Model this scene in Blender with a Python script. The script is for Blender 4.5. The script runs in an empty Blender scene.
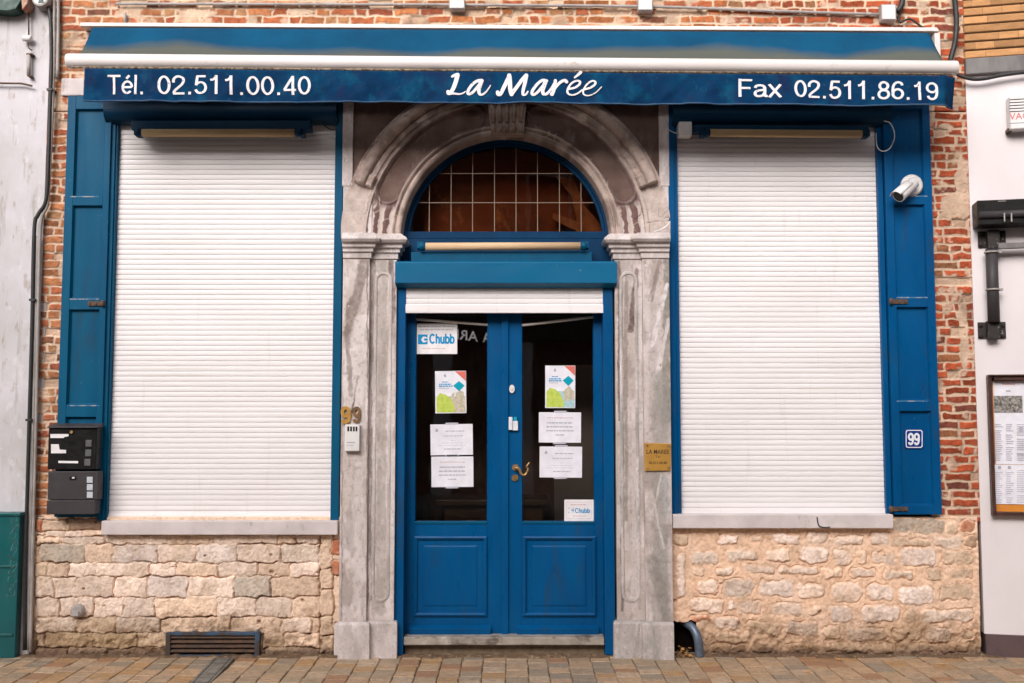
import bpy, math, random
import numpy as np
from mathutils import Vector, Matrix

random.seed(7)
rng = np.random.default_rng(11)
S = bpy.context.scene
COL = S.collection

# ------------------------------------------------------------------ camera
FPX = 1024 * 35.0 / 36.0
D, H, PITCH = 7.1, 1.68, math.radians(4.2)
CP, SP = math.cos(PITCH), math.sin(PITCH)
cam = bpy.data.objects.new("camera", bpy.data.cameras.new("camera"))
COL.objects.link(cam)
cam.location = (0, -D, H)
cam.rotation_euler = (math.radians(90) + PITCH, 0, 0)
cam.data.lens = 35
cam.data.sensor_width = 36
cam.data.clip_end = 600
cam.data.clip_start = 0.05
S.camera = cam


def W(px, py, y=0.0):
    """point of the facade seen at a place of the photograph, on the wall plane at depth y"""
    a = (px - 512) / FPX
    b = -(py - 341.5) / FPX
    t = (y + D) / (CP - b * SP)
    return t * a, H + t * (SP + b * CP)


def WX(px, py, y=0.0):
    return W(px, py, y)[0]


def WZ(py, y=0.0):
    return W(512, py, y)[1]


def G(px, py, z=0.0):
    a = (px - 512) / FPX
    b = -(py - 341.5) / FPX
    t = (z - H) / (SP + b * CP)
    return t * a, -D + t * (CP - b * SP)


# ------------------------------------------------------------------ bookkeeping
ORIGIN = {}


def thing(name, label, cat, loc=(0, 0, 0), group=None):
    o = bpy.data.objects.new(name, None)
    o.empty_display_size = 0.1
    COL.objects.link(o)
    o.location = loc
    ORIGIN[o.name] = Vector(loc)
    o["label"] = label
    o["category"] = cat
    if group:
        o["group"] = group
    return o


def tag(o, label, cat, group=None):
    o["label"] = label
    o["category"] = cat
    if group:
        o["group"] = group
    return o


# ------------------------------------------------------------------ mesh builder
class MB:
    def __init__(s):
        s.v, s.f, s.m, s.sm = [], [], [], []

    def add(s, verts, faces, mi=0, smooth=False):
        n = len(s.v)
        s.v += [tuple(p) for p in verts]
        for f in faces:
            s.f.append([i + n for i in f])
            s.m.append(mi)
            s.sm.append(smooth)
        return s

    def box(s, x0, x1, y0, y1, z0, z1, mi=0):
        if x0 > x1: x0, x1 = x1, x0
        if y0 > y1: y0, y1 = y1, y0
        if z0 > z1: z0, z1 = z1, z0
        v = [(x0, y0, z0), (x1, y0, z0), (x1, y1, z0), (x0, y1, z0), (x0, y0, z1), (x1, y0, z1), (x1, y1, z1), (x0, y1, z1)]
        f = [(0, 3, 2, 1), (4, 5, 6, 7), (0, 1, 5, 4), (1, 2, 6, 5), (2, 3, 7, 6), (3, 0, 4, 7)]
        return s.add(v, f, mi)

    def pbox(s, px0, py0, px1, py1, yf, yb, mi=0):
        """box whose front face (at depth yf) covers the given place of the photo"""
        pm = (py0 + py1) / 2
        return s.box(WX(px0, pm, yf), WX(px1, pm, yf), yf, yb, WZ(py1, yf), WZ(py0, yf), mi)

    def prism(s, poly, y0, y1, mi=0, smooth=False):
        """polygon in x,z (any winding) between depths y0 (front) and y1 (back)"""
        a = sum(poly[i][0] * poly[(i + 1) % len(poly)][1] - poly[(i + 1) % len(poly)][0] * poly[i][1] for i in range(len(poly)))
        if a < 0: poly = poly[::-1]
        n = len(poly)
        v = [(p[0], y0, p[1]) for p in poly] + [(p[0], y1, p[1]) for p in poly]
        s.add(v, [list(range(n)), list(range(2 * n - 1, n - 1, -1))], mi, False)
        k = len(s.v) - 2 * n
        for i in range(n):
            j = (i + 1) % n
            s.f.append([k + i, k + n + i, k + n + j, k + j]); s.m.append(mi); s.sm.append(smooth)
        return s

    def pprism(s, pts, yf, yb, mi=0):
        return s.prism([W(p[0], p[1], yf) for p in pts], yf, yb, mi)

    def tube(s, pts, r, seg=10, mi=0, caps=True):
        pts = [Vector(p) for p in pts]
        rr = r if isinstance(r, (list, tuple)) else [r] * len(pts)
        n = len(pts)
        rings = []
        up = None
        for i, p in enumerate(pts):
            t = (pts[min(i + 1, n - 1)] - pts[max(i - 1, 0)]).normalized()
            if up is None:
                up = Vector((0, 0, 1)) if abs(t.z) < 0.9 else Vector((1, 0, 0))
            a = (up - t * up.dot(t)).normalized()
            up = a
            b = t.cross(a)
            rings.append([p + (a * math.cos(k * 2 * math.pi / seg) + b * math.sin(k * 2 * math.pi / seg)) * rr[i] for k in range(seg)])
        v = [q for ring in rings for q in ring]
        f = []
        for i in range(n - 1):
            for k in range(seg):
                k2 = (k + 1) % seg
                f.append((i * seg + k, i * seg + k2, (i + 1) * seg + k2, (i + 1) * seg + k))
        s.add(v, f, mi, True)
        if caps:
            k0 = len(s.v) - len(v)
            s.f.append([k0 + k for k in range(seg)][::-1]); s.m.append(mi); s.sm.append(False)
            s.f.append([k0 + (n - 1) * seg + k for k in range(seg)]); s.m.append(mi); s.sm.append(False)
        return s

    def cyl(s, p0, p1, r, seg=20, mi=0):
        return s.tube([p0, p1], r, seg, mi)

    def sweep(s, path, prof, mi=0, smooth=False):
        """moulding profile [(offset, z)] run along a plan path [(x, y)]; outside is to the right of travel"""
        n = len(path)
        nor = []
        for i in range(n):
            ds = []
            if i > 0: ds.append((Vector(path[i]) - Vector(path[i - 1])).normalized())
            if i < n - 1: ds.append((Vector(path[i + 1]) - Vector(path[i])).normalized())
            ns = [Vector((d.y, -d.x)) for d in ds]
            if len(ns) == 1:
                nor.append(ns[0])
            else:
                m = ns[0] + ns[1]
                m = m / max(1e-6, m.length_squared) * 2
                nor.append(m)
        v = []
        for i in range(n):
            for (d, z) in prof:
                v.append((path[i][0] + nor[i].x * d, path[i][1] + nor[i].y * d, z))
        k = len(prof)
        f = []
        for i in range(n - 1):
            for j in range(k - 1):
                f.append((i * k + j, (i + 1) * k + j, (i + 1) * k + j + 1, i * k + j + 1))
        s.add(v, f, mi, smooth)
        return s

    def build(s, name, mats, parent=None, bevel=0, smooth=None, frame=None, auto=None):
        if not isinstance(mats, (list, tuple)): mats = [mats]
        me = bpy.data.meshes.new(name)
        org = ORIGIN.get(parent.name, Vector((0, 0, 0))) if parent else Vector((0, 0, 0))
        vs = s.v
        if frame is not None:
            vs = [frame @ Vector(p) for p in vs]
        vs = [(p[0] - org.x, p[1] - org.y, p[2] - org.z) for p in vs]
        me.from_pydata(vs, [], s.f)
        for m in mats: me.materials.append(m)
        me.polygons.foreach_set("material_index", s.m)
        me.polygons.foreach_set("use_smooth", [smooth if smooth is not None else b for b in s.sm])
        me.update()
        o = bpy.data.objects.new(name, me)
        COL.objects.link(o)
        if parent:
            o.parent = parent
        ORIGIN[o.name] = org
        if bevel:
            b = o.modifiers.new("bevel", "BEVEL")
            b.width = bevel
            b.segments = 2
            b.limit_method = 'ANGLE'
            b.angle_limit = math.radians(40)
        return o


def structure(o):
    o["kind"] = "structure"
    return o


# ------------------------------------------------------------------ numpy noise
def _hash(i, j, seed):
    n = (i.astype(np.int64) * 374761393 + j.astype(np.int64) * 668265263 + seed * 2147483647) & 0xffffffff
    n = ((n ^ (n >> 13)) * 1274126177) & 0xffffffff
    n = n ^ (n >> 16)
    return (n & 0xffffff) / float(0xffffff)


def vnoise(x, z, sc, seed):
    x = x * sc; z = z * sc
    i = np.floor(x); j = np.floor(z)
    u = x - i; v = z - j
    u = u * u * (3 - 2 * u); v = v * v * (3 - 2 * v)
    a = _hash(i, j, seed); b = _hash(i + 1, j, seed); c = _hash(i, j + 1, seed); d = _hash(i + 1, j + 1, seed)
    return (a * (1 - u) + b * u) * (1 - v) + (c * (1 - u) + d * u) * v


def fbm(x, z, sc, seed, o=4):
    t = 0; a = 0.5; n = 0
    for k in range(o):
        t = t + a * vnoise(x, z, sc * 2 ** k, seed + k * 17); n += a; a *= 0.5
    return t / n


def sst(e0, e1, x):
    t = np.clip((x - e0) / (e1 - e0), 0, 1)
    return t * t * (3 - 2 * t)


def grid_mesh(name, P, C, mat, parent, keep=None, smooth=True, frame=None):
    """P: (n,m,3) points, C: (n,m,3) colours"""
    n, m = P.shape[:2]
    org = ORIGIN.get(parent.name, Vector((0, 0, 0))) if parent else Vector((0, 0, 0))
    V = P.reshape(-1, 3).astype(np.float32)
    if frame is not None:
        R = np.array(frame.to_3x3()); T = np.array(frame.to_translation())
        V = V @ R.T + T
    V = V - np.array(org, dtype=np.float32)
    idx = np.arange(n * m).reshape(n, m)
    q = np.stack([idx[:-1, :-1], idx[:-1, 1:], idx[1:, 1:], idx[1:, :-1]], -1)
    if keep is not None:
        kk = keep[:-1, :-1] & keep[:-1, 1:] & keep[1:, 1:] & keep[1:, :-1]
        q = q[kk]
    q = q.reshape(-1, 4).astype(np.int32)
    me = bpy.data.meshes.new(name)
    me.vertices.add(len(V)); me.vertices.foreach_set("co", V.astype(np.float32).ravel())
    me.loops.add(q.size); me.loops.foreach_set("vertex_index", q.ravel())
    me.polygons.add(len(q)); me.polygons.foreach_set("loop_start", np.arange(0, q.size, 4, dtype=np.int32))
    me.update(calc_edges=True)
    me.polygons.foreach_set("use_smooth", np.full(len(q), smooth, dtype=bool))
    at = me.color_attributes.new("Col", 'FLOAT_COLOR', 'POINT')
    cc = np.concatenate([C.reshape(-1, 3), np.ones((n * m, 1))], 1).astype(np.float32)
    at.data.foreach_set("color", cc.ravel())
    me.materials.append(mat)
    me.validate()
    o = bpy.data.objects.new(name, me)
    COL.objects.link(o)
    if parent: o.parent = parent
    ORIGIN[o.name] = org
    return o


def relief(name, x0, x1, z0, z1, res, fn, mat, parent, y0=0.0, hole=None, frame=None, skirt=0.03):
    xs = np.arange(x0, x1 + res, res); zs = np.arange(z0, z1 + res, res)
    X, Z = np.meshgrid(xs, zs)
    h, C = fn(X, Z)
    h = h.copy()
    h[0, :] = -skirt; h[-1, :] = -skirt; h[:, 0] = -skirt; h[:, -1] = -skirt
    P = np.stack([X, y0 - h, Z], -1)
    keep = None
    if hole is not None:
        keep = ~hole(X, Z)
    return grid_mesh(name, P, C, mat, parent, keep, True, frame)


# ------------------------------------------------------------------ materials
def srgb(r, g, b):
    def f(c):
        c /= 255.0
        return c / 12.92 if c <= 0.04045 else ((c + 0.055) / 1.055) ** 2.4
    return (f(r), f(g), f(b))


def new_mat(name):
    m = bpy.data.materials.new(name)
    m.use_nodes = True
    nt = m.node_tree
    b = nt.nodes["Principled BSDF"]
    return m, nt, b


def N(nt, t, **kw):
    n = nt.nodes.new(t)
    for k, v in kw.items():
        if k in n.inputs.keys() if hasattr(n.inputs, "keys") else False:
            n.inputs[k].default_value = v
        else:
            setattr(n, k, v)
    return n


def coords(nt, scale=(1, 1, 1)):
    tc = N(nt, "ShaderNodeTexCoord")
    mp = N(nt, "ShaderNodeMapping")
    if len(scale) == 4:
        mp.vector_type = 'TEXTURE'
        mp.inputs["Rotation"].default_value = (0, math.radians(scale[3]), 0)
        mp.inputs["Scale"].default_value = tuple(1.0 / k for k in scale[:3])
    else:
        mp.inputs["Scale"].default_value = scale
    nt.links.new(tc.outputs["Object"], mp.inputs["Vector"])
    return mp.outputs["Vector"]


def noise_f(nt, vec, scale, detail=4, lo=0.35, hi=0.65, rough=0.6):
    n = N(nt, "ShaderNodeTexNoise")
    n.inputs["Scale"].default_value = scale
    n.inputs["Detail"].default_value = detail
    n.inputs["Roughness"].default_value = rough
    nt.links.new(vec, n.inputs["Vector"])
    r = N(nt, "ShaderNodeMapRange")
    r.inputs["From Min"].default_value = lo
    r.inputs["From Max"].default_value = hi
    nt.links.new(n.outputs["Fac"], r.inputs["Value"])
    return r.outputs["Result"]


def mixc(nt, fac, a, b):
    m = N(nt, "ShaderNodeMix")
    m.data_type = 'RGBA'
    m.clamp_factor = True
    for sock, val in ((m.inputs[6], a), (m.inputs[7], b)):
        if isinstance(val, tuple):
            sock.default_value = (*val, 1)
        else:
            nt.links.new(val, sock)
    if isinstance(fac, float):
        m.inputs[0].default_value = fac
    else:
        nt.links.new(fac, m.inputs[0])
    return m.outputs[2]


def mul(nt, a, k):
    m = N(nt, "ShaderNodeMath", operation='MULTIPLY')
    nt.links.new(a, m.inputs[0])
    if isinstance(k, (int, float)):
        m.inputs[1].default_value = k
    else:
        nt.links.new(k, m.inputs[1])
    return m.outputs[0]


def bump(nt, b, h, strength, dist=0.01):
    bm = N(nt, "ShaderNodeBump")
    bm.inputs["Strength"].default_value = strength
    bm.inputs["Distance"].default_value = dist
    nt.links.new(h, bm.inputs["Height"])
    nt.links.new(bm.outputs["Normal"], b.inputs["Normal"])


def surf(name, c1, c2, scale=6, rough=0.6, bscale=60, bstr=0.15, stretch=(1, 1, 1), layers=(), spec=0.4, metal=0.0, lo=0.35, hi=0.65, bdist=0.004, rvar=0.12):
    """base colour between c1 and c2 by noise; layers = extra stains (colour, scale, lo, hi, amount, stretch)"""
    m, nt, b = new_mat(name)
    v = coords(nt, stretch)
    col = mixc(nt, noise_f(nt, v, scale, 5, lo, hi), c1, c2)
    for (c, sc, l, h, amt, st) in layers:
        f = mul(nt, noise_f(nt, coords(nt, st), sc, 6, l, h, 0.65), amt)
        col = mixc(nt, f, col, c)
    nt.links.new(col, b.inputs["Base Color"])
    r = N(nt, "ShaderNodeMapRange")
    r.inputs["To Min"].default_value = max(0.02, rough - rvar)
    r.inputs["To Max"].default_value = min(1, rough + rvar)
    nt.links.new(noise_f(nt, v, scale * 3, 3, 0.3, 0.7), r.inputs["Value"])
    nt.links.new(r.outputs["Result"], b.inputs["Roughness"])
    b.inputs["Specular IOR Level"].default_value = spec
    b.inputs["Metallic"].default_value = metal
    if bstr:
        bump(nt, b, noise_f(nt, coords(nt, stretch), bscale, 4, 0.0, 1.0), bstr, bdist)
    return m


def vcol_mat(name, rough=0.85, fine=140, amt=0.35, bstr=0.35, spec=0.2):
    m, nt, b = new_mat(name)
    a = N(nt, "ShaderNodeVertexColor", layer_name="Col")
    v = coords(nt)
    f = noise_f(nt, v, fine, 4, 0.25, 0.75)
    dark = N(nt, "ShaderNodeMix"); dark.data_type = 'RGBA'; dark.blend_type = 'MULTIPLY'
    dark.inputs[7].default_value = (0.55, 0.52, 0.5, 1)
    nt.links.new(a.outputs["Color"], dark.inputs[6])
    nt.links.new(mul(nt, f, amt), dark.inputs[0])
    nt.links.new(dark.outputs[2], b.inputs["Base Color"])
    b.inputs["Roughness"].default_value = rough
    b.inputs["Specular IOR Level"].default_value = spec
    bump(nt, b, noise_f(nt, v, fine * 1.3, 4, 0, 1), bstr, 0.004)
    return m


def plain(name, c, rough=0.5, metal=0.0, spec=0.5):
    return surf(name, tuple(k * 0.9 for k in c), tuple(min(1, k * 1.08) for k in c), 9, rough, 120, 0.05, spec=spec, metal=metal)


BLUE_A, BLUE_B = (0.0005, 0.078, 0.225), (0.0006, 0.062, 0.185)
SCUFF = (0.30, 0.36, 0.42)
M = {}
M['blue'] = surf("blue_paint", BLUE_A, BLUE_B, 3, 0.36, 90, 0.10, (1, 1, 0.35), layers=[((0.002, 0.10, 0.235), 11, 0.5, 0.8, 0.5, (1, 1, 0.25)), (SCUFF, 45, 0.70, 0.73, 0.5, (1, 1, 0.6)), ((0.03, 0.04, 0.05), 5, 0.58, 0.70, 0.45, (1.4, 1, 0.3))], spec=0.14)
M['bluelit'] = surf("lit_weathered_blue_paint", (0.0004, 0.084, 0.170), (0.0005, 0.066, 0.145), 3, 0.5, 90, 0.12, (1, 1, 0.3), layers=[((0.001, 0.105, 0.20), 9, 0.5, 0.8, 0.5, (1, 1, 0.2)), (SCUFF, 40, 0.685, 0.72, 0.55, (1, 1, 0.6)), ((0.02, 0.04, 0.06), 5, 0.58, 0.70, 0.45, (1.4, 1, 0.3))], spec=0.14)  # lit copy of the blue paint: brightness put into the colour, plus scuffs
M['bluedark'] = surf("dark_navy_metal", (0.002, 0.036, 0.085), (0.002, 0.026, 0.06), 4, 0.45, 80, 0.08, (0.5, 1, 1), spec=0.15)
M['white'] = surf("white_aluminium_slats", (0.84, 0.80, 0.805), (0.79, 0.745, 0.745), 2.2, 0.42, 40, 0.03, (0.4, 1, 1.5),
                  layers=[((0.50, 0.44, 0.37), 5, 0.56, 0.74, 0.35, (0.12, 1, 6)), ((0.58, 0.52, 0.46), 14, 0.60, 0.74, 0.30, (1, 1, 0.1)), ((0.42, 0.37, 0.31), 60, 0.68, 0.74, 0.35, (1, 1, 1))], spec=0.2)
M['bar'] = surf("white_awning_bar", (0.76, 0.70, 0.69), (0.70, 0.635, 0.61), 2, 0.4, 60, 0.05, (0.5, 1, 1), layers=[((0.38, 0.29, 0.18), 16, 0.62, 0.74, 0.6, (0.5, 1, 1))])
M['fabric'] = surf("faded_blue_awning_cloth", (0.004, 0.125, 0.34), (0.005, 0.09, 0.27), 2.5, 0.8, 220, 0.25, (1, 1, 1), spec=0.15)
M['valance'] = surf("navy_valance_cloth", (0.001, 0.039, 0.108), (0.002, 0.022, 0.070), 4.5, 0.8, 260, 0.25, (1, 1, 1.4), layers=[((0.003, 0.078, 0.155), 8, 0.5, 0.66, 0.7, (0.8, 1, 0.6)), ((0.012, 0.016, 0.06), 6, 0.55, 0.70, 0.65, (1, 1, 0.7)), ((0.05, 0.10, 0.14), 30, 0.62, 0.72, 0.4, (1, 1, 1))], spec=0.08)
M['hem'] = surf("grimy_blue_hem", (0.02, 0.07, 0.16), (0.05, 0.10, 0.17), 14, 0.85, 260, 0.25)
M['letter'] = surf("worn_white_vinyl", (0.80, 0.755, 0.775), (0.74, 0.69, 0.71), 6, 0.55, 200, 0.1, layers=[((0.05, 0.08, 0.18), 55, 0.60, 0.66, 0.85, (1, 1, 1))], spec=0.2)
M['cream'] = surf("cream_blind_cloth", (0.66, 0.46, 0.29), (0.57, 0.39, 0.24), 5, 0.8, 200, 0.2, (0.3, 1, 1), spec=0.15)
M['brick'] = vcol_mat("old_brick_and_mortar", 0.88)
M['rubble'] = vcol_mat("rubble_stone_and_mortar", 0.9, 120, 0.16, 0.5)
M['arch'] = vcol_mat("sooty_carved_stone", 0.82, 90, 0.4, 0.4)
M['sill'] = surf("bluestone_sill", (0.66, 0.585, 0.58), (0.54, 0.475, 0.47), 5, 0.75, 90, 0.25, layers=[((0.20, 0.17, 0.155), 12, 0.62, 0.72, 0.6, (1, 1, 0.4)), ((0.52, 0.47, 0.44), 9, 0.55, 0.7, 0.5, (1, 1, 1))])
STONE = [((0.76, 0.675, 0.67), 3.4, 0.46, 0.60, 0.7, (1.4, 1, 0.7)), ((0.23, 0.18, 0.155), 3.4, 0.53, 0.58, 0.30, (1.6, 1, 0.6, 8)), ((0.10, 0.085, 0.075), 16, 0.62, 0.72, 0.6, (1.8, 1, 0.5)), ((0.34, 0.30, 0.265), 5, 0.54, 0.62, 0.40, (1.3, 1, 0.7)), ((0.24, 0.20, 0.18), 75, 0.54, 0.66, 0.40, (1, 1, 0.7)), ((0.80, 0.73, 0.72), 38, 0.58, 0.68, 0.45, (1, 1, 0.5))]
STONE_R = [((0.76, 0.685, 0.68), 3.2, 0.50, 0.60, 0.6, (1.6, 1, 0.6)), ((0.22, 0.205, 0.185), 2.8, 0.50, 0.58, 0.40, (1.5, 1, 0.6)), ((0.13, 0.11, 0.095), 14, 0.60, 0.70, 0.6, (2, 1, 0.4)), ((0.26, 0.27, 0.24), 5, 0.50, 0.58, 0.50, (1.4, 1, 0.7)), ((0.24, 0.20, 0.18), 75, 0.54, 0.66, 0.45, (1, 1, 0.7)), ((0.80, 0.73, 0.72), 38, 0.58, 0.68, 0.45, (1, 1, 0.5))]
M['stone'] = surf("weathered_limestone", (0.60, 0.53, 0.515), (0.47, 0.41, 0.395), 4, 0.8, 70, 0.30, (1.6, 1, 0.6), layers=STONE, spec=0.25, bdist=0.006)
M['stone_right'] = surf("streaked_limestone", (0.58, 0.51, 0.495), (0.44, 0.385, 0.37), 4, 0.8, 70, 0.4, (1.6, 1, 0.6), layers=STONE_R, spec=0.25, bdist=0.008)
M['stonedark'] = surf("soot_stained_stone", (0.20, 0.135, 0.115), (0.12, 0.075, 0.062), 5, 0.88, 130, 0.7, (1, 1, 1), layers=[((0.36, 0.29, 0.26), 6, 0.6, 0.72, 0.5, (1, 1, 0.4))], spec=0.15, bdist=0.008)
M['brass'] = surf("brass", (0.55, 0.30, 0.065), (0.45, 0.225, 0.045), 8, 0.4, 150, 0.05, metal=0.25, spec=0.5)
M['bronze'] = surf("worn_brass", (0.62, 0.40, 0.18), (0.45, 0.25, 0.10), 30, 0.35, 150, 0.05, metal=0.8)
M['black'] = plain("black_paint", (0.010, 0.009, 0.009), 0.4, spec=0.2)
M['darkgrey'] = plain("dark_grey_metal", (0.050, 0.044, 0.048), 0.5, spec=0.25)
M['midgrey'] = plain("grey_square", (0.11, 0.105, 0.11), 0.4)
M['paleglass'] = plain("pale_square", (0.55, 0.58, 0.63), 0.3)
M['paper'] = plain("white_paper", (0.76, 0.74, 0.80), 0.7, spec=0.2)
M['sticker'] = plain("white_sticker", (0.80, 0.76, 0.77), 0.5, spec=0.3)
M['ink'] = plain("grey_ink", (0.40, 0.39, 0.44), 0.7, spec=0.1)
M['inkpale'] = plain("pale_ink", (0.50, 0.48, 0.54), 0.7, spec=0.1)
M['inkred'] = plain("pale_red_ink", (0.62, 0.40, 0.40), 0.7, spec=0.1)
M['cyan'] = plain("cyan_print", (0.0, 0.27, 0.56), 0.5, spec=0.2)
M['teal'] = plain("turquoise_print", (0.0, 0.33, 0.44), 0.5, spec=0.2)
M['coral'] = plain("coral_print", (0.66, 0.16, 0.12), 0.5, spec=0.2)
M['green'] = surf("green_print", (0.56, 0.62, 0.13), (0.40, 0.54, 0.08), 30, 0.5, 10, 0, spec=0.2)
M['tanprint'] = surf("street_print", (0.66, 0.52, 0.42), (0.36, 0.40, 0.28), 45, 0.5, 10, 0, spec=0.2)
M['aquaprint'] = surf("pale_aqua_print", (0.45, 0.62, 0.66), (0.30, 0.50, 0.50), 60, 0.5, 10, 0, spec=0.2)
M['plate'] = plain("navy_enamel", (0.006, 0.03, 0.19), 0.2)
M['enamel'] = plain("white_enamel", (0.75, 0.75, 0.80), 0.25)
M['whiteplastic'] = surf("white_plastic", (0.74, 0.71, 0.70), (0.66, 0.63, 0.62), 10, 0.4, 100, 0.04)
M['greyplastic'] = surf("grey_conduit", (0.40, 0.365, 0.35), (0.29, 0.26, 0.24), 10, 0.5, 60, 0.08, layers=[((0.18, 0.14, 0.12), 12, 0.6, 0.75, 0.5, (1, 1, 1))])
M['cable'] = plain("black_cable", (0.022, 0.021, 0.022), 0.55)
M['lead'] = surf("lead_flashing", (0.20, 0.185, 0.18), (0.13, 0.12, 0.12), 10, 0.7, 60, 0.2, (1, 1, 0.4))
M['iron'] = surf("rusty_iron", (0.07, 0.055, 0.05), (0.16, 0.085, 0.05), 25, 0.75, 120, 0.4, metal=0.2)
M['blueiron'] = surf("blue_grey_iron", (0.04, 0.075, 0.13), (0.055, 0.04, 0.034), 9, 0.7, 90, 0.4, lo=0.42, hi=0.52)
M['steel'] = surf("blue_grey_pipe", (0.16, 0.21, 0.28), (0.10, 0.12, 0.16), 12, 0.4, 60, 0.1, metal=0.4)
M['void'] = plain("dark_void", (0.008, 0.006, 0.005), 0.95, spec=0.0)
M['interior'] = surf("dim_brown_interior", (0.06, 0.032, 0.022), (0.035, 0.018, 0.012), 2, 0.9, 20, 0)
M['came'] = plain("lead_came", (0.29, 0.21, 0.15), 0.6)
M['plaster'] = surf("dirty_pale_plaster", (0.63, 0.595, 0.63), (0.56, 0.53, 0.56), 1.6, 0.85, 35, 0.25, (1, 1, 0.7),
                    layers=[((0.44, 0.42, 0.395), 1.7, 0.42, 0.60, 0.6, (1, 1, 0.7)), ((0.27, 0.23, 0.19), 7, 0.56, 0.66, 0.5, (2.5, 1, 0.25)), ((0.70, 0.68, 0.70), 9, 0.56, 0.64, 0.5, (1, 1, 0.6)), ((0.30, 0.22, 0.16), 18, 0.58, 0.66, 0.5, (1, 1, 0.35))], spec=0.2)
M['whitewall'] = surf("white_render", (0.76, 0.70, 0.71), (0.69, 0.63, 0.635), 1.5, 0.8, 30, 0.15, (1, 1, 0.7), layers=[((0.50, 0.43, 0.44), 4, 0.64, 0.78, 0.35, (1, 1, 0.4))], spec=0.2)
M['basebrown'] = surf("brown_wall_base", (0.12, 0.075, 0.075), (0.085, 0.055, 0.055), 6, 0.8, 60, 0.2)
M['tealpaint'] = surf("teal_green_paint", (0.004, 0.10, 0.105), (0.004, 0.075, 0.082), 4, 0.4, 60, 0.1, (1, 1, 0.5))
M['darkgreen'] = plain("dark_green_paint", (0.006, 0.045, 0.035), 0.5)
M['orange'] = plain("orange_strip", (0.68, 0.24, 0.03), 0.5)
M['brownwood'] = surf("brown_frame", (0.075, 0.03, 0.022), (0.045, 0.02, 0.015), 8, 0.45, 60, 0.1)
M['redink'] = plain("red_ink", (0.62, 0.10, 0.12), 0.6)
M['photo'] = surf("dark_photo_print", (0.05, 0.04, 0.035), (0.42, 0.39, 0.36), 60, 0.4, 10, 0)
M['kerb'] = surf("kerb_stone", (0.30, 0.29, 0.28), (0.22, 0.21, 0.20), 6, 0.8, 60, 0.3)
M['asphalt'] = surf("asphalt", (0.055, 0.054, 0.054), (0.04, 0.04, 0.041), 3, 0.9, 150, 0.6)
M['strip'] = surf("grey_cover_strip", (0.24, 0.22, 0.195), (0.12, 0.11, 0.095), 14, 0.7, 90, 0.4)
M['leaf'] = surf("dry_leaf", (0.55, 0.33, 0.13), (0.38, 0.17, 0.05), 60, 0.8, 60, 0.2)
M['joint'] = surf("sandy_joint", (0.22, 0.16, 0.105), (0.14, 0.10, 0.065), 25, 0.95, 150, 0.5)


def glass_mat(name, tint):
    m, nt, b = new_mat(name)
    nt.nodes.remove(b)
    out = nt.nodes["Material Output"]
    tr = N(nt, "ShaderNodeBsdfTransparent"); tr.inputs["Color"].default_value = (*tint, 1)
    gl = N(nt, "ShaderNodeBsdfGlossy"); gl.inputs["Roughness"].default_value = 0.015
    fr = N(nt, "ShaderNodeFresnel"); fr.inputs["IOR"].default_value = 1.5
    bm = N(nt, "ShaderNodeBump"); bm.inputs["Strength"].default_value = 0.06; bm.inputs["Distance"].default_value = 0.01
    nt.links.new(noise_f(nt, coords(nt), 3.5, 2, 0, 1), bm.inputs["Height"])
    nt.links.new(bm.outputs["Normal"], gl.inputs["Normal"])
    mx = N(nt, "ShaderNodeMixShader")
    nt.links.new(fr.outputs[0], mx.inputs[0]); nt.links.new(tr.outputs[0], mx.inputs[1]); nt.links.new(gl.outputs[0], mx.inputs[2])
    nt.links.new(mx.outputs[0], out.inputs["Surface"])
    return m


M['glass'] = glass_mat("door_glass", (0.85, 0.85, 0.85))
M['fanglass'] = glass_mat("old_leaded_glass", (0.90, 0.75, 0.62))


def fabric_grime():
    """awning cloth with a wavy green-grey tide mark of grime along its lower third"""
    m, nt, b = new_mat("grimy_faded_awning_cloth")
    tc = N(nt, "ShaderNodeTexCoord")
    at = N(nt, "ShaderNodeAttribute"); at.attribute_name = "along"
    base = mixc(nt, noise_f(nt, coords(nt, (1, 1, 1)), 2.5, 5), (0.001, 0.072, 0.155), (0.001, 0.050, 0.115))
    base = mixc(nt, mul(nt, noise_f(nt, coords(nt, (3, 1, 0.3)), 8, 5, 0.5, 0.75), 0.35), base, (0.003, 0.045, 0.13))
    n = N(nt, "ShaderNodeTexNoise"); n.inputs["Scale"].default_value = 1.1; n.inputs["Detail"].default_value = 6
    nt.links.new(tc.outputs["Object"], n.inputs["Vector"])
    ad = N(nt, "ShaderNodeMath", operation='MULTIPLY_ADD')
    nt.links.new(n.outputs["Fac"], ad.inputs[0]); ad.inputs[1].default_value = 0.9
    nt.links.new(at.outputs["Fac"], ad.inputs[2])
    r = N(nt, "ShaderNodeMapRange"); r.inputs["From Min"].default_value = 0.92; r.inputs["From Max"].default_value = 1.20
    nt.links.new(ad.outputs[0], r.inputs["Value"])
    col = mixc(nt, mul(nt, r.outputs["Result"], 0.9), base, (0.105, 0.108, 0.085))
    nt.links.new(col, b.inputs["Base Color"])
    b.inputs["Roughness"].default_value = 0.85
    b.inputs["Specular IOR Level"].default_value = 0.15
    bump(nt, b, noise_f(nt, coords(nt), 200, 3, 0, 1), 0.2, 0.003)
    return m


M['grimefabric'] = fabric_grime()


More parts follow.
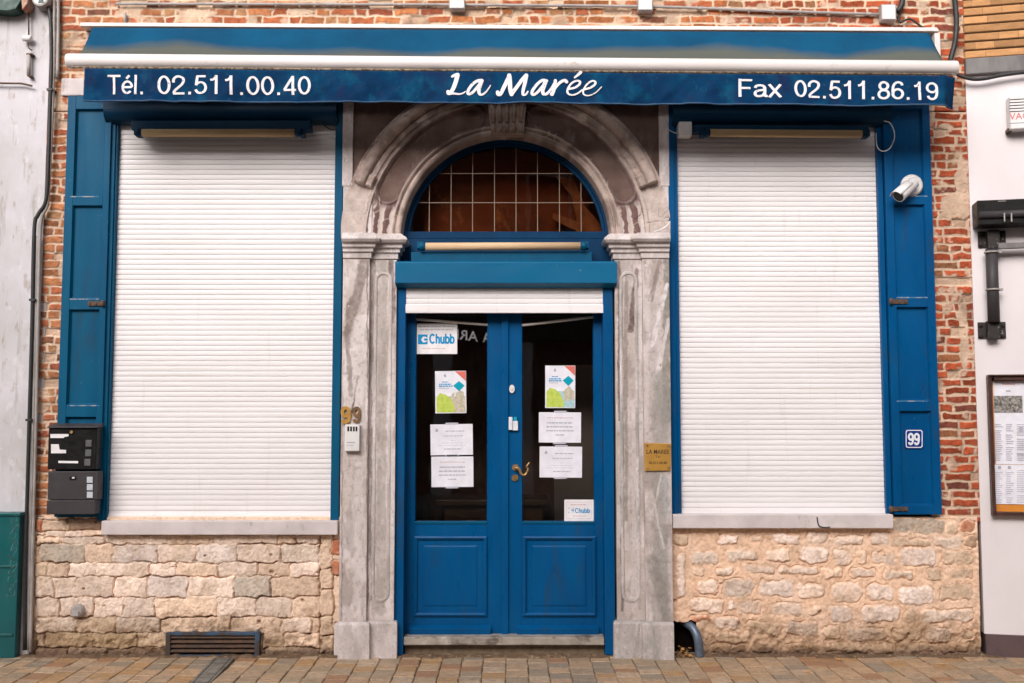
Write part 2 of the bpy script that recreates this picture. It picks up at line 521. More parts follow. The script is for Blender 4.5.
def paver_mat():
    m, nt, b = new_mat("mixed_stone_pavers")
    g = N(nt, "ShaderNodeNewGeometry")
    cr = N(nt, "ShaderNodeValToRGB")
    els = [(0.0, (0.486, 0.323, 0.197)), (0.16, (0.393, 0.286, 0.188)), (0.34, (0.520, 0.337, 0.203)), (0.48, (0.312, 0.244, 0.180)),
           (0.58, (0.451, 0.312, 0.203)), (0.72, (0.383, 0.197, 0.102)), (0.82, (0.532, 0.384, 0.258)), (0.92, (0.463, 0.266, 0.120))]
    ramp = cr.color_ramp
    ramp.interpolation = 'CONSTANT'
    while len(ramp.elements) < len(els): ramp.elements.new(0.5)
    for e, (p, c) in zip(ramp.elements, els):
        e.position = p; e.color = (*c, 1)
    nt.links.new(g.outputs["Random Per Island"], cr.inputs["Fac"])
    v = coords(nt)
    col = mixc(nt, mul(nt, noise_f(nt, v, 22, 6, 0.4, 0.7), 0.6), cr.outputs["Color"], (0.20, 0.155, 0.11))
    col = mixc(nt, mul(nt, noise_f(nt, v, 3, 5, 0.5, 0.7), 0.4), col, (0.24, 0.17, 0.11))
    col = mixc(nt, mul(nt, noise_f(nt, v, 70, 4, 0.56, 0.66), 0.5), col, (0.48, 0.40, 0.30))
    col = mixc(nt, mul(nt, noise_f(nt, v, 95, 4, 0.56, 0.66), 0.5), col, (0.08, 0.06, 0.045))
    nt.links.new(col, b.inputs["Base Color"])
    r = N(nt, "ShaderNodeMapRange"); r.inputs["To Min"].default_value = 0.45; r.inputs["To Max"].default_value = 0.85
    nt.links.new(noise_f(nt, v, 7, 4), r.inputs["Value"]); nt.links.new(r.outputs["Result"], b.inputs["Roughness"])
    b.inputs["Specular IOR Level"].default_value = 0.4
    bump(nt, b, noise_f(nt, v, 45, 5, 0, 1), 0.5, 0.008)
    return m


M['paver'] = paver_mat()


# ------------------------------------------------------------------ text
def text_polys(body, offset=0.0, align='LEFT'):
    cu = bpy.data.curves.new("t", 'FONT')
    cu.body = body
    cu.fill_mode = 'FRONT'
    cu.offset = offset
    cu.resolution_u = 6
    ob = bpy.data.objects.new("t", cu)
    COL.objects.link(ob)
    dg = bpy.context.evaluated_depsgraph_get()
    me = bpy.data.meshes.new_from_object(ob.evaluated_get(dg))
    V = np.array([v.co[:2] for v in me.vertices]); F = [list(p.vertices) for p in me.polygons]
    bpy.data.objects.remove(ob); bpy.data.curves.remove(cu); bpy.data.meshes.remove(me)
    return V, F


def text_on(mb, body, q, y, mi=0, offset=0.0, mirror=False):
    """writes body so that it fills the quad q = (left,top-left py, right, top-right py, bottom-left py, bottom-right py) on plane y"""
    (xl, yl0, xr, yr0, yl1, yr1) = q
    V, F = text_polys(body, offset)
    mn, mx = V.min(0), V.max(0)
    U = (V - mn) / (mx - mn)
    if mirror: U[:, 0] = 1 - U[:, 0]; F = [f[::-1] for f in F]
    pts = []
    for u, v in U:
        px = xl + (xr - xl) * u
        top = yl0 + (yr0 - yl0) * u
        bot = yl1 + (yr1 - yl1) * u
        x, z = W(px, bot + (top - bot) * v, y)
        pts.append((x, y, z))
    # face towards the street
    mb.add(pts, F, mi)


def solid(o, th):
    m = o.modifiers.new("thickness", "SOLIDIFY")
    m.thickness = th
    m.offset = 0
    return o


def catmull(pts, n=8):
    P = [np.array(p, float) for p in pts]
    P = [2 * P[0] - P[1]] + P + [2 * P[-1] - P[-2]]
    out = []
    for i in range(1, len(P) - 2):
        for k in range(n):
            t = k / n
            a, b, c, d = P[i - 1], P[i], P[i + 1], P[i + 2]
            out.append(0.5 * ((2 * b) + (-a + c) * t + (2 * a - 5 * b + 4 * c - d) * t * t + (-a + 3 * b - 3 * c + d) * t ** 3))
    out.append(P[-2])
    return out


# ------------------------------------------------------------------ plain grotesque lettering drawn with a constant stroke
def _arc(cx, cy, rx, ry, a0, a1, n=22):
    return [(cx + rx * math.cos(math.radians(a0 + (a1 - a0) * k / n)), cy + ry * math.sin(math.radians(a0 + (a1 - a0) * k / n))) for k in range(n + 1)]


def _sm(pts):
    return [tuple(p) for p in catmull(pts, 5)]


_six = [_arc(.28, .31, .205, .245, 0, 360), _sm([(.47, .77), (.43, .88), (.30, .935), (.16, .86), (.085, .66), (.075, .40), (.08, .31)])]
GLYPH = {
    'T': (.66, [[(.02, .93), (.62, .93)], [(.32, .93), (.32, 0)]]),
    'F': (.60, [[(.09, 0), (.09, 1)], [(.09, .93), (.56, .93)], [(.09, .50), (.49, .50)]]),
    '.': (.31, [[(.14, 0), (.14, .14)]]),
    'l': (.24, [[(.10, 0), (.10, 1)]]),
    ' ': (.30, []),
    '0': (.58, [_arc(.28, .5, .205, .43, 0, 360, 30)]),
    '1': (.58, [[(.32, 0), (.32, 1)], _sm([(.09, .74), (.20, .77), (.28, .86), (.32, .96)])]),
    '2': (.58, [_sm([(.075, .62), (.09, .80), (.20, .925), (.33, .93), (.46, .84), (.475, .68), (.40, .52), (.25, .36), (.12, .21), (.07, .07)]), [(.05, .065), (.51, .065)]]),
    '4': (.58, [[(.40, .97), (.06, .27)], [(.04, .26), (.53, .26)], [(.405, 0), (.405, 1)]]),
    '5': (.58, [[(.12, .935), (.48, .935)], [(.155, .95), (.10, .47)], _sm([(.09, .47), (.17, .58), (.30, .615), (.43, .54), (.485, .36), (.44, .16), (.31, .065), (.17, .085), (.075, .24)])]),
    '8': (.58, [_arc(.28, .735, .168, .20, 0, 360), _arc(.28, .285, .205, .22, 0, 360)]),
    '6': (.58, _six),
    '9': (.58, [[(.56 - x, 1 - y) for x, y in st] for st in _six]),
    'a': (.57, [_sm([(.07, .52), (.12, .63), (.25, .665), (.38, .63), (.435, .50), (.435, .14), (.47, .07), (.54, .07)]), _sm([(.43, .42), (.25, .38), (.11, .32), (.065, .20), (.11, .09), (.21, .06), (.35, .11), (.43, .25)])]),
    'x': (.52, [[(.03, 0), (.46, .72)], [(.46, 0), (.03, .72)]]),
    'e': (.56, [[(.07, .37), (.49, .37)], _arc(.275, .36, .215, .30, 2, 318)]),
    'C': (.74, [_arc(.36, .5, .295, .43, 42, 318, 30)]),
    'h': (.56, [[(.09, 0), (.09, 1)], _sm([(.09, .42), (.14, .59), (.27, .655), (.40, .58), (.425, .42), (.425, 0)])]),
    'u': (.56, [_sm([(.09, .72), (.09, .26), (.13, .11), (.24, .06), (.36, .12), (.42, .30)]), [(.425, 0), (.425, .72)]]),
    'b': (.58, [[(.09, 0), (.09, 1)], _arc(.29, .36, .20, .295, 0, 360)]),
}
GLYPH['é'] = (.56, GLYPH['e'][1] + [[(.23, .80), (.37, .97)]])


def grotesque(body, w=.135):
    """list of (verts, faces, layer) in a box: x 0..width, y 0..1"""
    out = []
    x = 0
    for ch in body:
        adv, sts = GLYPH[ch]
        for n, st in enumerate(sts):
            c = [np.array(p, float) for p in st]
            if len(c) == 2:
                k_ = max(2, int(np.hypot(*(c[1] - c[0])) / .12) + 1)
                c = [c[0] + (c[1] - c[0]) * q / k_ for q in range(k_ + 1)]
            closed = np.hypot(*(c[0] - c[-1])) < 1e-6
            if closed: c = c[:-1]
            m = len(c); v = []; f = []
            for k in range(m):
                a = c[(k - 1) % m] if (closed or k > 0) else c[k]
                b = c[(k + 1) % m] if (closed or k < m - 1) else c[k]
                t = (b - a) / max(1e-9, np.hypot(*(b - a)))
                nn = np.array([-t[1], t[0]]) * w / 2
                v += [c[k] + nn + (x, 0), c[k] - nn + (x, 0)]
            for k in range(m if closed else m - 1):
                j = (k + 1) % m
                f.append((2 * k, 2 * k + 1, 2 * j + 1, 2 * j))
            out.append((v, f, n))
        x += adv
    return out


def grot_on(add, body, place, w=.135, lift=.0005):
    """add(verts, faces); place(u, v, layer) -> point; u,v fill the box 0..1"""
    g = grotesque(body, w)
    P = np.array([p for v, f, n in g for p in v])
    x0, x1 = P[:, 0].min(), P[:, 0].max()
    for v, f, n in g:
        add([place((p[0] - x0) / (x1 - x0), p[1], n * lift) for p in v], f)


def grot_quad(mb, body, q, y, w=.135, mi=0):
    (xl, yl0, xr, yr0, yl1, yr1) = q

    def place(u, v, lf):
        px = xl + (xr - xl) * u
        top = yl0 + (yr0 - yl0) * u; bot = yl1 + (yr1 - yl1) * u
        x, z = W(px, bot + (top - bot) * v, y)
        return (x, y - lf, z)
    grot_on(lambda a, b: mb.add(a, b, mi), body, place, w)


# ================================================================== SETTING
gm = MB()
gm.add([(-200, -200, -0.13), (200, -200, -0.13), (200, 200, -0.13), (-200, 200, -0.13)], [(0, 1, 2, 3)])
structure(gm.build("ground", M['asphalt']))

# pavement: bed + individually laid stone pavers (one surface)
pm = MB()
pm.box(-9, 9, -2.5, 1.0, -0.128, -0.007)
structure(pm.build("pavement_bed", M['joint']))
pv = MB()
x = -5.2
strip_pts = [G(213, 659.5), G(234, 659.5), G(212, 683), G(191, 683)]


def in_strip(xa, ya):
    # cover strip crossing the pavement
    (ax, ay), (bx, by), (cx, cy), (dx, dy) = strip_pts
    t = (ya - ay) / (dy - ay)
    return ax + (dx - ax) * t - 0.035 < xa < bx + (cx - bx) * t + 0.035


while x < 5.2:
    w = random.uniform(0.128, 0.156)
    y = 0.25 + random.uniform(0, 0.2)
    while y > -2.5:
        l = random.uniform(0.10, 0.175)
        if y - l < -2.5:
            l = y + 2.5
        if l > 0.05:
            g = random.uniform(0.002, 0.0045)
            dz = random.uniform(-0.003, 0.003)
            tx, ty = random.uniform(-0.018, 0.018), random.uniform(-0.018, 0.018)
            cx, cy = x + w / 2, y - l / 2
            j = [(random.uniform(-.004, .004), random.uniform(-.004, .004)) for _ in range(4)]
            cor = [(x + g, y - l + g), (x + w - g, y - l + g), (x + w - g, y - g), (x + g, y - g)]
            cor = [(a + q[0], b + q[1]) for (a, b), q in zip(cor, j)]
            top = [(a, b, dz + (a - cx) * tx + (b - cy) * ty) for a, b in cor]
            ins = [(a + (cx - a) * 0.085, b + (cy - b) * 0.06, dz + 0.004 + (a - cx) * tx + (b - cy) * ty) for a, b in cor]
            bot = [(a, b, -0.03) for a, b in cor]
            if not in_strip(cx, cy):
                pv.add(bot + top + ins, [(0, 1, 5, 4), (1, 2, 6, 5), (2, 3, 7, 6), (3, 0, 4, 7), (4, 5, 9, 8), (5, 6, 10, 9), (6, 7, 11, 10), (7, 4, 8, 11), (8, 9, 10, 11)], 0, False)
        y -= l
    x += w
structure(pv.build("pavement", M['paver']))
kb = MB()
x = -9
while x < 9:
    kb.box(x + .003, x + .997, -2.68, -2.504, -0.2, 0.0); x += 1.0
structure(kb.build("kerb", M['kerb'], bevel=0.012))
fk = MB(); fk.box(-30, 30, -14.0, -10.4, -0.125, 0.0); structure(fk.build("far_pavement", M['kerb'], bevel=0.01))
# grey cover strip
cs = MB()
(ax, ay), (bx, by), (cx, cy), (dx, dy) = strip_pts
ex, ey = dx + (dx - ax) * 2.5, dy + (dy - ay) * 2.5
fx, fy = cx + (cx - bx) * 2.5, cy + (cy - by) * 2.5
cs.add([(ex, ey, -.02), (fx, fy, -.02), (bx, by, -.02), (ax, ay, -.02), (ex, ey, 0.011), (fx, fy, 0.011), (bx, by, 0.011), (ax, ay, 0.011)],
       [(0, 3, 2, 1), (4, 5, 6, 7), (0, 1, 5, 4), (1, 2, 6, 5), (2, 3, 7, 6), (3, 0, 4, 7)])
L1, L2 = 0.2, 0.8
for t in (0.15, 0.85):
    p0 = (ax + (bx - ax) * t, ay, 0.012); p1 = (ex + (fx - ex) * t, ey, 0.012)
    cs.tube([p0, p1], 0.004, 6)
tag(cs.build("drain_cover", M['strip'], bevel=0.003), "narrow grey cover strip let into the paving in front of the low iron grille", "drain cover")

# ================================================================== MAIN BUILDING
bld = thing("brick_building", "old brick restaurant front with blue woodwork and two closed white roller shutters", "building", (0, 0, 0))
XL = WX(40, 341); XR = WX(974, 341)


def brick_colours(t, r1, r2, r3):
    """t across the facade 0..1; r random per brick -> linear colour"""
    left = np.array([0.46, 0.185, 0.085]); mid = np.array([0.46, 0.17, 0.065]); right = np.array([0.42, 0.085, 0.034])
    t = t[..., None]
    c = np.where(t < 0.5, left + (mid - left) * (t * 2), mid + (right - mid) * sst(0.2, 0.9, (t - 0.5) * 2))
    c = c * (0.55 + 0.75 * r1[..., None])
    pale = np.array([0.52, 0.30, 0.15]); dark = np.array([0.12, 0.055, 0.045]); red = np.array([0.38, 0.085, 0.04])
    c = np.where((r2 > 0.80)[..., None], c * 0.4 + pale * 0.6 * (1 - 0.5 * t), c)
    c = np.where((r2 < 0.12)[..., None], c * 0.35 + dark * 0.65, c)
    c = np.where((r3 > 0.66)[..., None], c * 0.4 + red * 0.6, c)
    return c


PATCH = [(WX(949, 207), WZ(207), .075, .085), (WX(945, 128), WZ(128), .05, .03), (WX(962, 190), WZ(190), .05, .22), (WX(963, 330), WZ(330), .035, .30), (WX(60, 45), WZ(45), .05, .05), (WX(300, 12), WZ(12), .10, .02), (WX(200, 14), WZ(14), .12, .025)]


def make_brick_fn(seed, ch=0.0605, mortar=(0.70, 0.52, 0.38), eroded=0.09):
    def fn(X, Z):
        Xw = X + 0.015 * (fbm(X, Z, 15, seed, 4) - 0.5) * 2
        Zw = Z + 0.013 * (fbm(X, Z, 13, seed + 5, 4) - 0.5) * 2 + 0.022 * (vnoise(X, Z * 0 + 3, 0.9, seed + 9) - 0.5)
        row = np.floor(Zw / ch)
        fz = Zw - row * ch
        dx = np.zeros_like(X); idx = np.zeros_like(X)
        r0 = int(row.min())
        for r in range(r0, int(row.max()) + 1):
            rr = np.random.default_rng((seed * 1000 + r + 5000))
            k = int((X.max() - X.min()) / 0.08) + 12
            ln = np.where(rr.random(k) < 0.52, rr.uniform(0.165, 0.205, k), rr.uniform(0.075, 0.115, k))
            e = X.min() - 0.3 + np.concatenate([[0], np.cumsum(ln)]) + rr.uniform(0, 0.1)
            m = row == r
            xi = Xw[m]
            i = np.clip(np.searchsorted(e, xi) - 1, 0, len(e) - 2)
            dx[m] = np.minimum(xi - e[i], e[i + 1] - xi)
            idx[m] = i + r * 1000
        dz = np.minimum(fz, ch - fz)
        a = np.maximum(0.013 - dx, 0); b = np.maximum(0.013 - dz, 0)
        d = 0.013 - np.sqrt(a * a + b * b)
        d = np.where((a == 0) & (b == 0), np.minimum(dx, dz), d)
        r1 = _hash(idx, idx * 0 + 1, seed); r2 = _hash(idx, idx * 0 + 2, seed); r3 = _hash(idx, idx * 0 + 3, seed)
        jw = 0.0022 + 0.0055 * fbm(X, Z, 6, seed + 31, 3) + 0.002 * r3
        m = sst(0, 0.005, d - jw)
        fine = fbm(X, Z, 70, seed + 50, 3) - 0.5
        er = (r2 > 1 - eroded)
        m = np.where(er, m * 0.25, m)
        smear = sst(0.62, 0.70, fbm(X, Z, 9, seed + 77, 4)) * 0.8
        for (pxx, pzz, sx, sz) in PATCH:
            dd = np.sqrt(((X - pxx) / sx) ** 2 + ((Z - pzz) / sz) ** 2) + 0.9 * (fbm(X, Z, 16, seed + 78, 4) - .5)
            smear = np.maximum(smear, sst(1.05, 0.9, dd) * .92)
        m = m * (1 - smear)
        h = 0.004 + m * (0.004 + 0.005 * r1) + fine * 0.008 - np.where(er, 0.012, 0) + smear * 0.004
        c = brick_colours((X - XL) / (XR - XL), r1, r2, r3)
        c = c * (0.55 + 0.80 * fbm(X, Z, 42, seed + 90, 3))[..., None]
        mo = np.array(mortar) * (0.62 + 0.65 * fbm(X, Z, 12, seed + 93, 4))[..., None]
        grime = sst(0.62, 0.75, fbm(X, Z, 4, seed + 99, 4))[..., None] * 0.5
        mo = mo * (1 - grime) + np.array([0.20, 0.13, 0.09]) * grime
        C = mo * (1 - m[..., None]) + c * m[..., None]
        return h, C
    return fn


ZTOP = 5.25
zb = WZ(112)
bw = relief("brick_wall", XL, XR, zb, ZTOP, 0.006, make_brick_fn(3), M['brick'], bld)
bl = relief("brick_wall", XL, WX(66, 300), WZ(520), zb, 0.0045, make_brick_fn(21, mortar=(0.70, 0.51, 0.38)), M['brick'], bld)
br = relief("brick_wall", WX(925, 300), XR + 0.02, WZ(522), zb, 0.0045, make_brick_fn(35, mortar=(0.66, 0.48, 0.35), eroded=0.06), M['brick'], bld)

# masonry core behind facing (butts against the linings)
core = MB()
core.box(XL, WX(341, 341), 0.10, 0.40, 0.0, ZTOP)
core.box(WX(671, 341), XR, 0.10, 0.40, 0.0, ZTOP)
core.box(WX(341, 341), WX(671, 341), 0.22, 0.40, WZ(120), ZTOP)
core.box(XL, XR, 0.04, 0.099, zb + 0.01, ZTOP - 0.01)
core.build("wall_core", M['interior'], bld)
# dim room behind the door
room = MB()
rx0, rx1 = WX(341, 341) - .5, WX(671, 341) + .5
v = [(rx0, .42, -.05), (rx1, .42, -.05), (rx1, 1.7, -.05), (rx0, 1.7, -.05), (rx0, .42, 3.9), (rx1, .42, 3.9), (rx1, 1.7, 3.9), (rx0, 1.7, 3.9)]
room.add(v, [(0, 1, 2, 3), (7, 6, 5, 4), (1, 5, 6, 2), (2, 6, 7, 3), (3, 7, 4, 0)])
room.build("interior", surf("dim_brown_room", (0.20, 0.12, 0.085), (0.10, 0.055, 0.04), 1.6, 0.8, 20, 0, layers=[((0.30, 0.20, 0.14), 2.2, .55, .62, .6, (1, 1, .3))]), bld)
ct = MB(); ct.box(-.55, .25, 1.0, 1.5, -.04, .95); ct.box(-.62, .3, .95, 1.55, .951, 1.0)
ct.build("counter", surf("wood_counter", (0.22, 0.11, 0.05), (0.13, 0.06, 0.03), 3, .4, 20, 0), bld, bevel=.01)
sh = MB(); sh.box(.35, .98, 1.3, 1.62, -.04, 2.1); sh.build("cupboard", surf("pale_cupboard", (0.42, 0.33, 0.27), (0.34, 0.26, 0.21), 3, .5, 20, 0), bld, bevel=.01)


# ---- rubble plinth
def stones_to_world(lst, ox, oy, sc):
    out = []
    for s in lst:
        x0, y0, x1, y1 = [q / sc for q in s[:4]]
        k = s[4] if len(s) > 4 else 'p'
        a = W(ox + x0, oy + (y0 + y1) / 2, -0.05); b = W(ox + x1, oy + (y0 + y1) / 2, -0.05)
        out.append((a[0], WZ(oy + y1, -0.05), b[0], WZ(oy + y0, -0.05), k))
    return out


KIND = {'p': (0.88, 0.70, 0.59), 'l': (0.87, 0.735, 0.665), 'g': (0.74, 0.61, 0.52), 't': (0.68, 0.51, 0.37), 's': (0.50, 0.44, 0.375), 'd': (0.26, 0.155, 0.10), 'o': (0.84, 0.62, 0.47), 'b': (0.47, 0.13, 0.05), 'm': (0.52, 0.385, 0.23)}


def make_rubble_fn(stones, seed, mortar, prom, rough_edge, flat):
    def fn(X, Z):
        base = 0.020 + 0.016 * (fbm(X, Z, 7, seed, 4) - 0.5) + 0.010 * (fbm(X, Z, 45, seed + 3, 3) - 0.5)
        mo = np.array(mortar)
        C = mo * (0.78 + 0.42 * fbm(X, Z, 10, seed + 7, 4))[..., None]
        pale = sst(0.52, 0.68, fbm(X, Z, 5, seed + 8, 4))[..., None]
        C = C * (1 - pale * 0.5) + np.array([0.84, 0.62, 0.48]) * pale * 0.5
        h = base
        Xw = X + rough_edge * (fbm(X, Z, 18, seed + 11, 4) - 0.5) * 2
        Zw = Z + rough_edge * (fbm(X, Z, 20, seed + 12, 4) - 0.5) * 2
        for n, (x0, z0, x1, z1, k) in enumerate(stones):
            sl = (X[0] > x0 - .03) & (X[0] < x1 + .03)
            sz = (Z[:, 0] > z0 - .03) & (Z[:, 0] < z1 + .03)
            if not sl.any() or not sz.any(): continue
            ii = np.ix_(sz, sl)
            cx, cz, hx, hz = (x0 + x1) / 2, (z0 + z1) / 2, (x1 - x0) / 2, (z1 - z0) / 2
            tl = (_hash(np.array([n]), np.array([7]), seed)[0] - 0.5) * 0.10
            ux = Xw[ii] - cx; uz = Zw[ii] - cz - ux * tl
            if flat: hx += .007; hz += .006
            rad = min(hx, hz) * (0.28 if flat else 0.65)
            qx = np.abs(ux) - (hx - rad); qz = np.abs(uz) - (hz - rad)
            sd = np.sqrt(np.maximum(qx, 0) ** 2 + np.maximum(qz, 0) ** 2) + np.minimum(np.maximum(qx, qz), 0) - rad
            m = sst(-0.001, 0.006, -sd) if flat else sst(-0.005, 0.020, -sd)
            r = _hash(np.array([n]), np.array([3]), seed)[0]
            pill = np.sqrt(np.clip(-sd / 0.05, 0, 1))
            face = fbm(X[ii], Z[ii], 26, seed + 40 + n, 4) - 0.5
            pp = prom * (0.5 + r)
            hs = 0.020 + pp * (0.55 + 0.45 * pill) + 0.012 * face + 0.007 * (fbm(X[ii], Z[ii], 75, seed + 41 + n, 3) - 0.5) + 0.006 * (r - 0.5)
            gap = sst(0.0, 0.010, sd + 0.012) * (1 - sst(0.0, 0.010, sd))      # joint raked just outside the stone
            crk = np.exp(-(sd / 0.005) ** 2) * sst(0.46, 0.60, fbm(X[ii], Z[ii], 9, seed + 61, 4)) * (0.024 if flat else 0.010)
            hh = h[ii] - crk - gap * (0.026 * np.maximum(0, fbm(X[ii], Z[ii], 8, seed + 60, 3) - .32)) * (1.5 if flat else 0.35)
            h[ii] = hh * (1 - m) + (hs - crk * .6) * m
            c = np.array(KIND[k]) * (0.80 + 0.40 * r) * (0.72 + 0.55 * fbm(X[ii], Z[ii], 22, seed + 80 + n, 4))[..., None]
            stain = sst(0.58, 0.70, fbm(X[ii], Z[ii], 14, seed + 200 + n, 4))[..., None] * 0.38
            c = c * (1 - stain) + np.array([0.50, 0.36, 0.24]) * stain
            mm = m[..., None] * (0.85 if flat else 0.80) * (0.72 + 0.5 * fbm(X[ii], Z[ii], 9, seed + 501, 3))[..., None].clip(0, 1.2)
            mm = np.clip(mm, 0, 1)
            C[ii] = C[ii] * (1 - mm) + c * mm
        # eroded, rugged foot of the wall
        low = sst(0.36, 0.10, Z + 0.25 * (fbm(X, Z, 4, seed + 310, 3) - .5))
        rug = fbm(X, Z, 24, seed + 311, 4)
        h = h + low * (0.040 * (rug - .5) - 0.006)
        dk = (low * sst(0.46, 0.34, rug))[..., None] * .45
        C = C * (1 - dk) + np.array([0.20, 0.13, 0.075]) * dk
        # pits and cracks
        pit = sst(0.80, 0.88, fbm(X, Z, 13, seed + 300, 4))
        h = h - pit * 0.022
        C = C * (1 - 0.30 * pit[..., None])
        # splash dirt and damp along the foot of the wall
        d = sst(0.34, 0.04, Z + 0.40 * (fbm(X, Z, 5, seed + 301, 5) - 0.5))[..., None] * 0.62
        C = C * (1 - d) + np.array([0.30, 0.19, 0.105]) * d
        gr = sst(0.50, 0.64, fbm(X, Z, 60, seed + 303, 3))[..., None] * 0.32
        C = C * (1 - gr) + C * np.array([0.55, 0.46, 0.38]) * gr
        w = sst(0.085, 0.01, Z + 0.05 * (fbm(X, Z, 9, seed + 302, 3) - 0.5))[..., None] * 0.7
        C = C * (1 - w) + np.array([0.085, 0.05, 0.04]) * w
        return h, C
    return fn


SL = 3.657
rows = [(133, 164, [(-95, -2), (0, 155), (160, 385), (388, 555), (560, 790), (795, 860), (862, 940)], 'oppopop'),
        (168, 232, [(80, 186), (190, 350), (356, 493), (497, 641), (645, 805), (810, 945)], 'olplpg'),
        (235, 282, [(-95, -50), (-48, 26), (30, 128), (131, 325), (328, 420), (424, 576), (580, 716), (720, 836), (838, 942)], 'topppopop'),
        (286, 358, [(-95, -30), (-26, 52), (56, 190), (195, 316), (319, 464), (467, 632), (637, 768), (770, 942)], 'pppplpsop'),
        (362, 430, [(-95, -10), (-6, 114), (118, 229), (232, 343), (346, 570), (574, 716), (720, 845), (850, 945)], 'pppgoppo'),
        (436, 490, [(-95, 44), (48, 200), (205, 360), (364, 620), (624, 800), (812, 912)], 'gtgoop'),
        (494, 545, [(-95, -64), (-60, 108), (112, 276), (280, 388), (738, 815), (820, 944)], 'tmmtto'),
        (548, 590, [(-95, 20), (25, 160), (165, 385), (745, 945)], 'dtdt')]
lst = []
for (ya, yb, sp, ks) in rows:
    for (a, b), k in zip(sp, ks):
        lst.append((a, ya, b, yb, k))
lst.append((-82, 165, 78, 228, 's'))
lst += [(-60, 118, 10, 135, 'p'), (14, 115, 75, 133, 'p'), (78, 112, 150, 132, 'o'), (-90, 80, -70, 112, 'b'), (-66, 76, 20, 112, 'o'), (24, 72, 145, 108, 'd')]
for k, (a, b) in enumerate([(132, 250), (255, 330), (335, 425), (430, 500), (505, 570)]):
    lst.append((950, a, 992, b, 'ot'[k > 2]))
lst += [(994, 150, 1018, 200, 'b'), (996, 230, 1018, 275, 'b')]
stL = stones_to_world(lst, 60, 500, SL)
GR = (WX(166, 645, -.04), WX(260, 645, -.04), 0.0, WZ(632, -.04))


def hole_grille(X, Z):
    return (X > GR[0] + .02) & (X < GR[1] - .02) & (Z < GR[3] - .015)


pl = relief("stone_plinth", WX(31, 600, -.03), WX(341, 600, -.03), -0.02, WZ(517, -.03), 0.004, make_rubble_fn(stL, 71, (0.80, 0.60, 0.45), 0.008, 0.017, True), M['rubble'], bld, hole=hole_grille)

right_st = [(160, 65, 222, 98, 'l'), (255, 70, 300, 92, 'o'), (330, 62, 420, 98, 'l'), (440, 52, 508, 96, 'p'), (530, 68, 625, 98, 'p'), (650, 55, 708, 102, 'l'), (712, 75, 840, 105, 't'), (850, 70, 945, 108, 'g'), (950, 70, 990, 105, 'd'),
            (65, 118, 155, 162, 'g'), (185, 115, 285, 150, 'g'), (312, 112, 385, 150, 'p'), (415, 105, 510, 158, 'l'), (525, 112, 582, 165, 'p'), (600, 118, 635, 158, 'o'), (652, 118, 725, 162, 'p'), (740, 110, 858, 165, 'l'), (875, 115, 978, 158, 't'),
            (75, 172, 110, 195, 'o'), (150, 168, 210, 195, 'g'), (235, 163, 340, 188, 'p'), (350, 165, 480, 195, 'g'), (490, 172, 560, 205, 'o'), (580, 172, 660, 205, 'p'), (690, 178, 785, 207, 'g'), (825, 173, 880, 215, 't'), (905, 172, 978, 208, 't'),
            (85, 212, 158, 258, 'p'), (172, 208, 272, 265, 'g'), (290, 210, 402, 265, 'l'), (412, 222, 498, 268, 'p'), (518, 218, 618, 278, 'p'), (632, 222, 722, 280, 'l'), (738, 230, 850, 292, 'l'), (870, 222, 978, 275, 't'),
            (65, 270, 170, 315, 'p'), (185, 275, 215, 308, 'l'), (220, 275, 300, 320, 'p'), (330, 284, 430, 325, 'p'), (450, 295, 495, 325, 'o'), (515, 290, 590, 350, 'l'), (618, 290, 742, 348, 'l'), (755, 305, 800, 350, 't'), (808, 305, 978, 348, 'g'),
            (140, 330, 232, 372, 'p'), (255, 345, 355, 390, 't'), (372, 345, 485, 390, 'g'), (495, 360, 550, 405, 't'), (565, 365, 700, 408, 'g'), (718, 365, 815, 405, 't'), (825, 365, 912, 410, 'p'), (945, 368, 978, 402, 't'),
            (145, 380, 265, 415, 't'), (130, 418, 250, 448, 'd'), (260, 415, 350, 446, 'd'), (370, 415, 480, 448, 'd'), (500, 415, 720, 443, 't'), (730, 412, 862, 443, 't'), (870, 412, 985, 445, 'd'),
            (20, 130, 52, 270, 'l'), (16, 60, 60, 100, 't'), (715, 10, 890, 62, 's'), (895, 25, 930, 62, 't'), (935, 20, 985, 62, 'b'), (70, 325, 128, 345, 'b')]
stR = stones_to_world(right_st, 670, 515, 3.2)
HO = (WX(674, 638, -.03), WX(695, 638, -.03), 0.0, WZ(620, -.03))


def hole_pipe(X, Z):
    top = HO[3] - 0.02 * vnoise(X, X * 0, 40, 5) - 0.6 * np.maximum(0, (X - HO[0] - 0.09)) ** 1.5
    return (X > HO[0]) & (X < HO[1] + 0.01) & (Z < top)


pr = relief("stone_plinth", WX(671, 600, -.03), WX(981, 600, -.03), -0.02, WZ(517, -.03), 0.004, make_rubble_fn(stR, 123, (0.88, 0.60, 0.425), 0.008, 0.024, False), M['rubble'], bld, hole=hole_pipe)
# dark cavities behind the two openings at the foot of the wall
for (a, b, z) in ((GR[0], GR[1], GR[3]), (HO[0] - .03, HO[1] + .05, HO[3] + .03)):
    v = [(a, -.01, 0), (b, -.01, 0), (b, .098, 0), (a, .098, 0), (a, -.01, z), (b, -.01, z), (b, .098, z), (a, .098, z)]
    cv = MB(); cv.add(v, [(7, 6, 5, 4), (1, 5, 6, 2), (2, 6, 7, 3), (3, 7, 4, 0)])
    cv.build("cavity", M['void'], bld)

# ---- carved door surround
sur = MB()
YO, YI = -0.10, -0.06


def pil_path(px_out, px_mid, px_in):
    return [(WX(px_out, 430, YO), YO), (WX(px_mid, 430, YO), YO), (WX(px_mid, 430, YO), YI), (WX(px_in, 430, YI), YI), (WX(px_in, 430, YI), 0.22)]


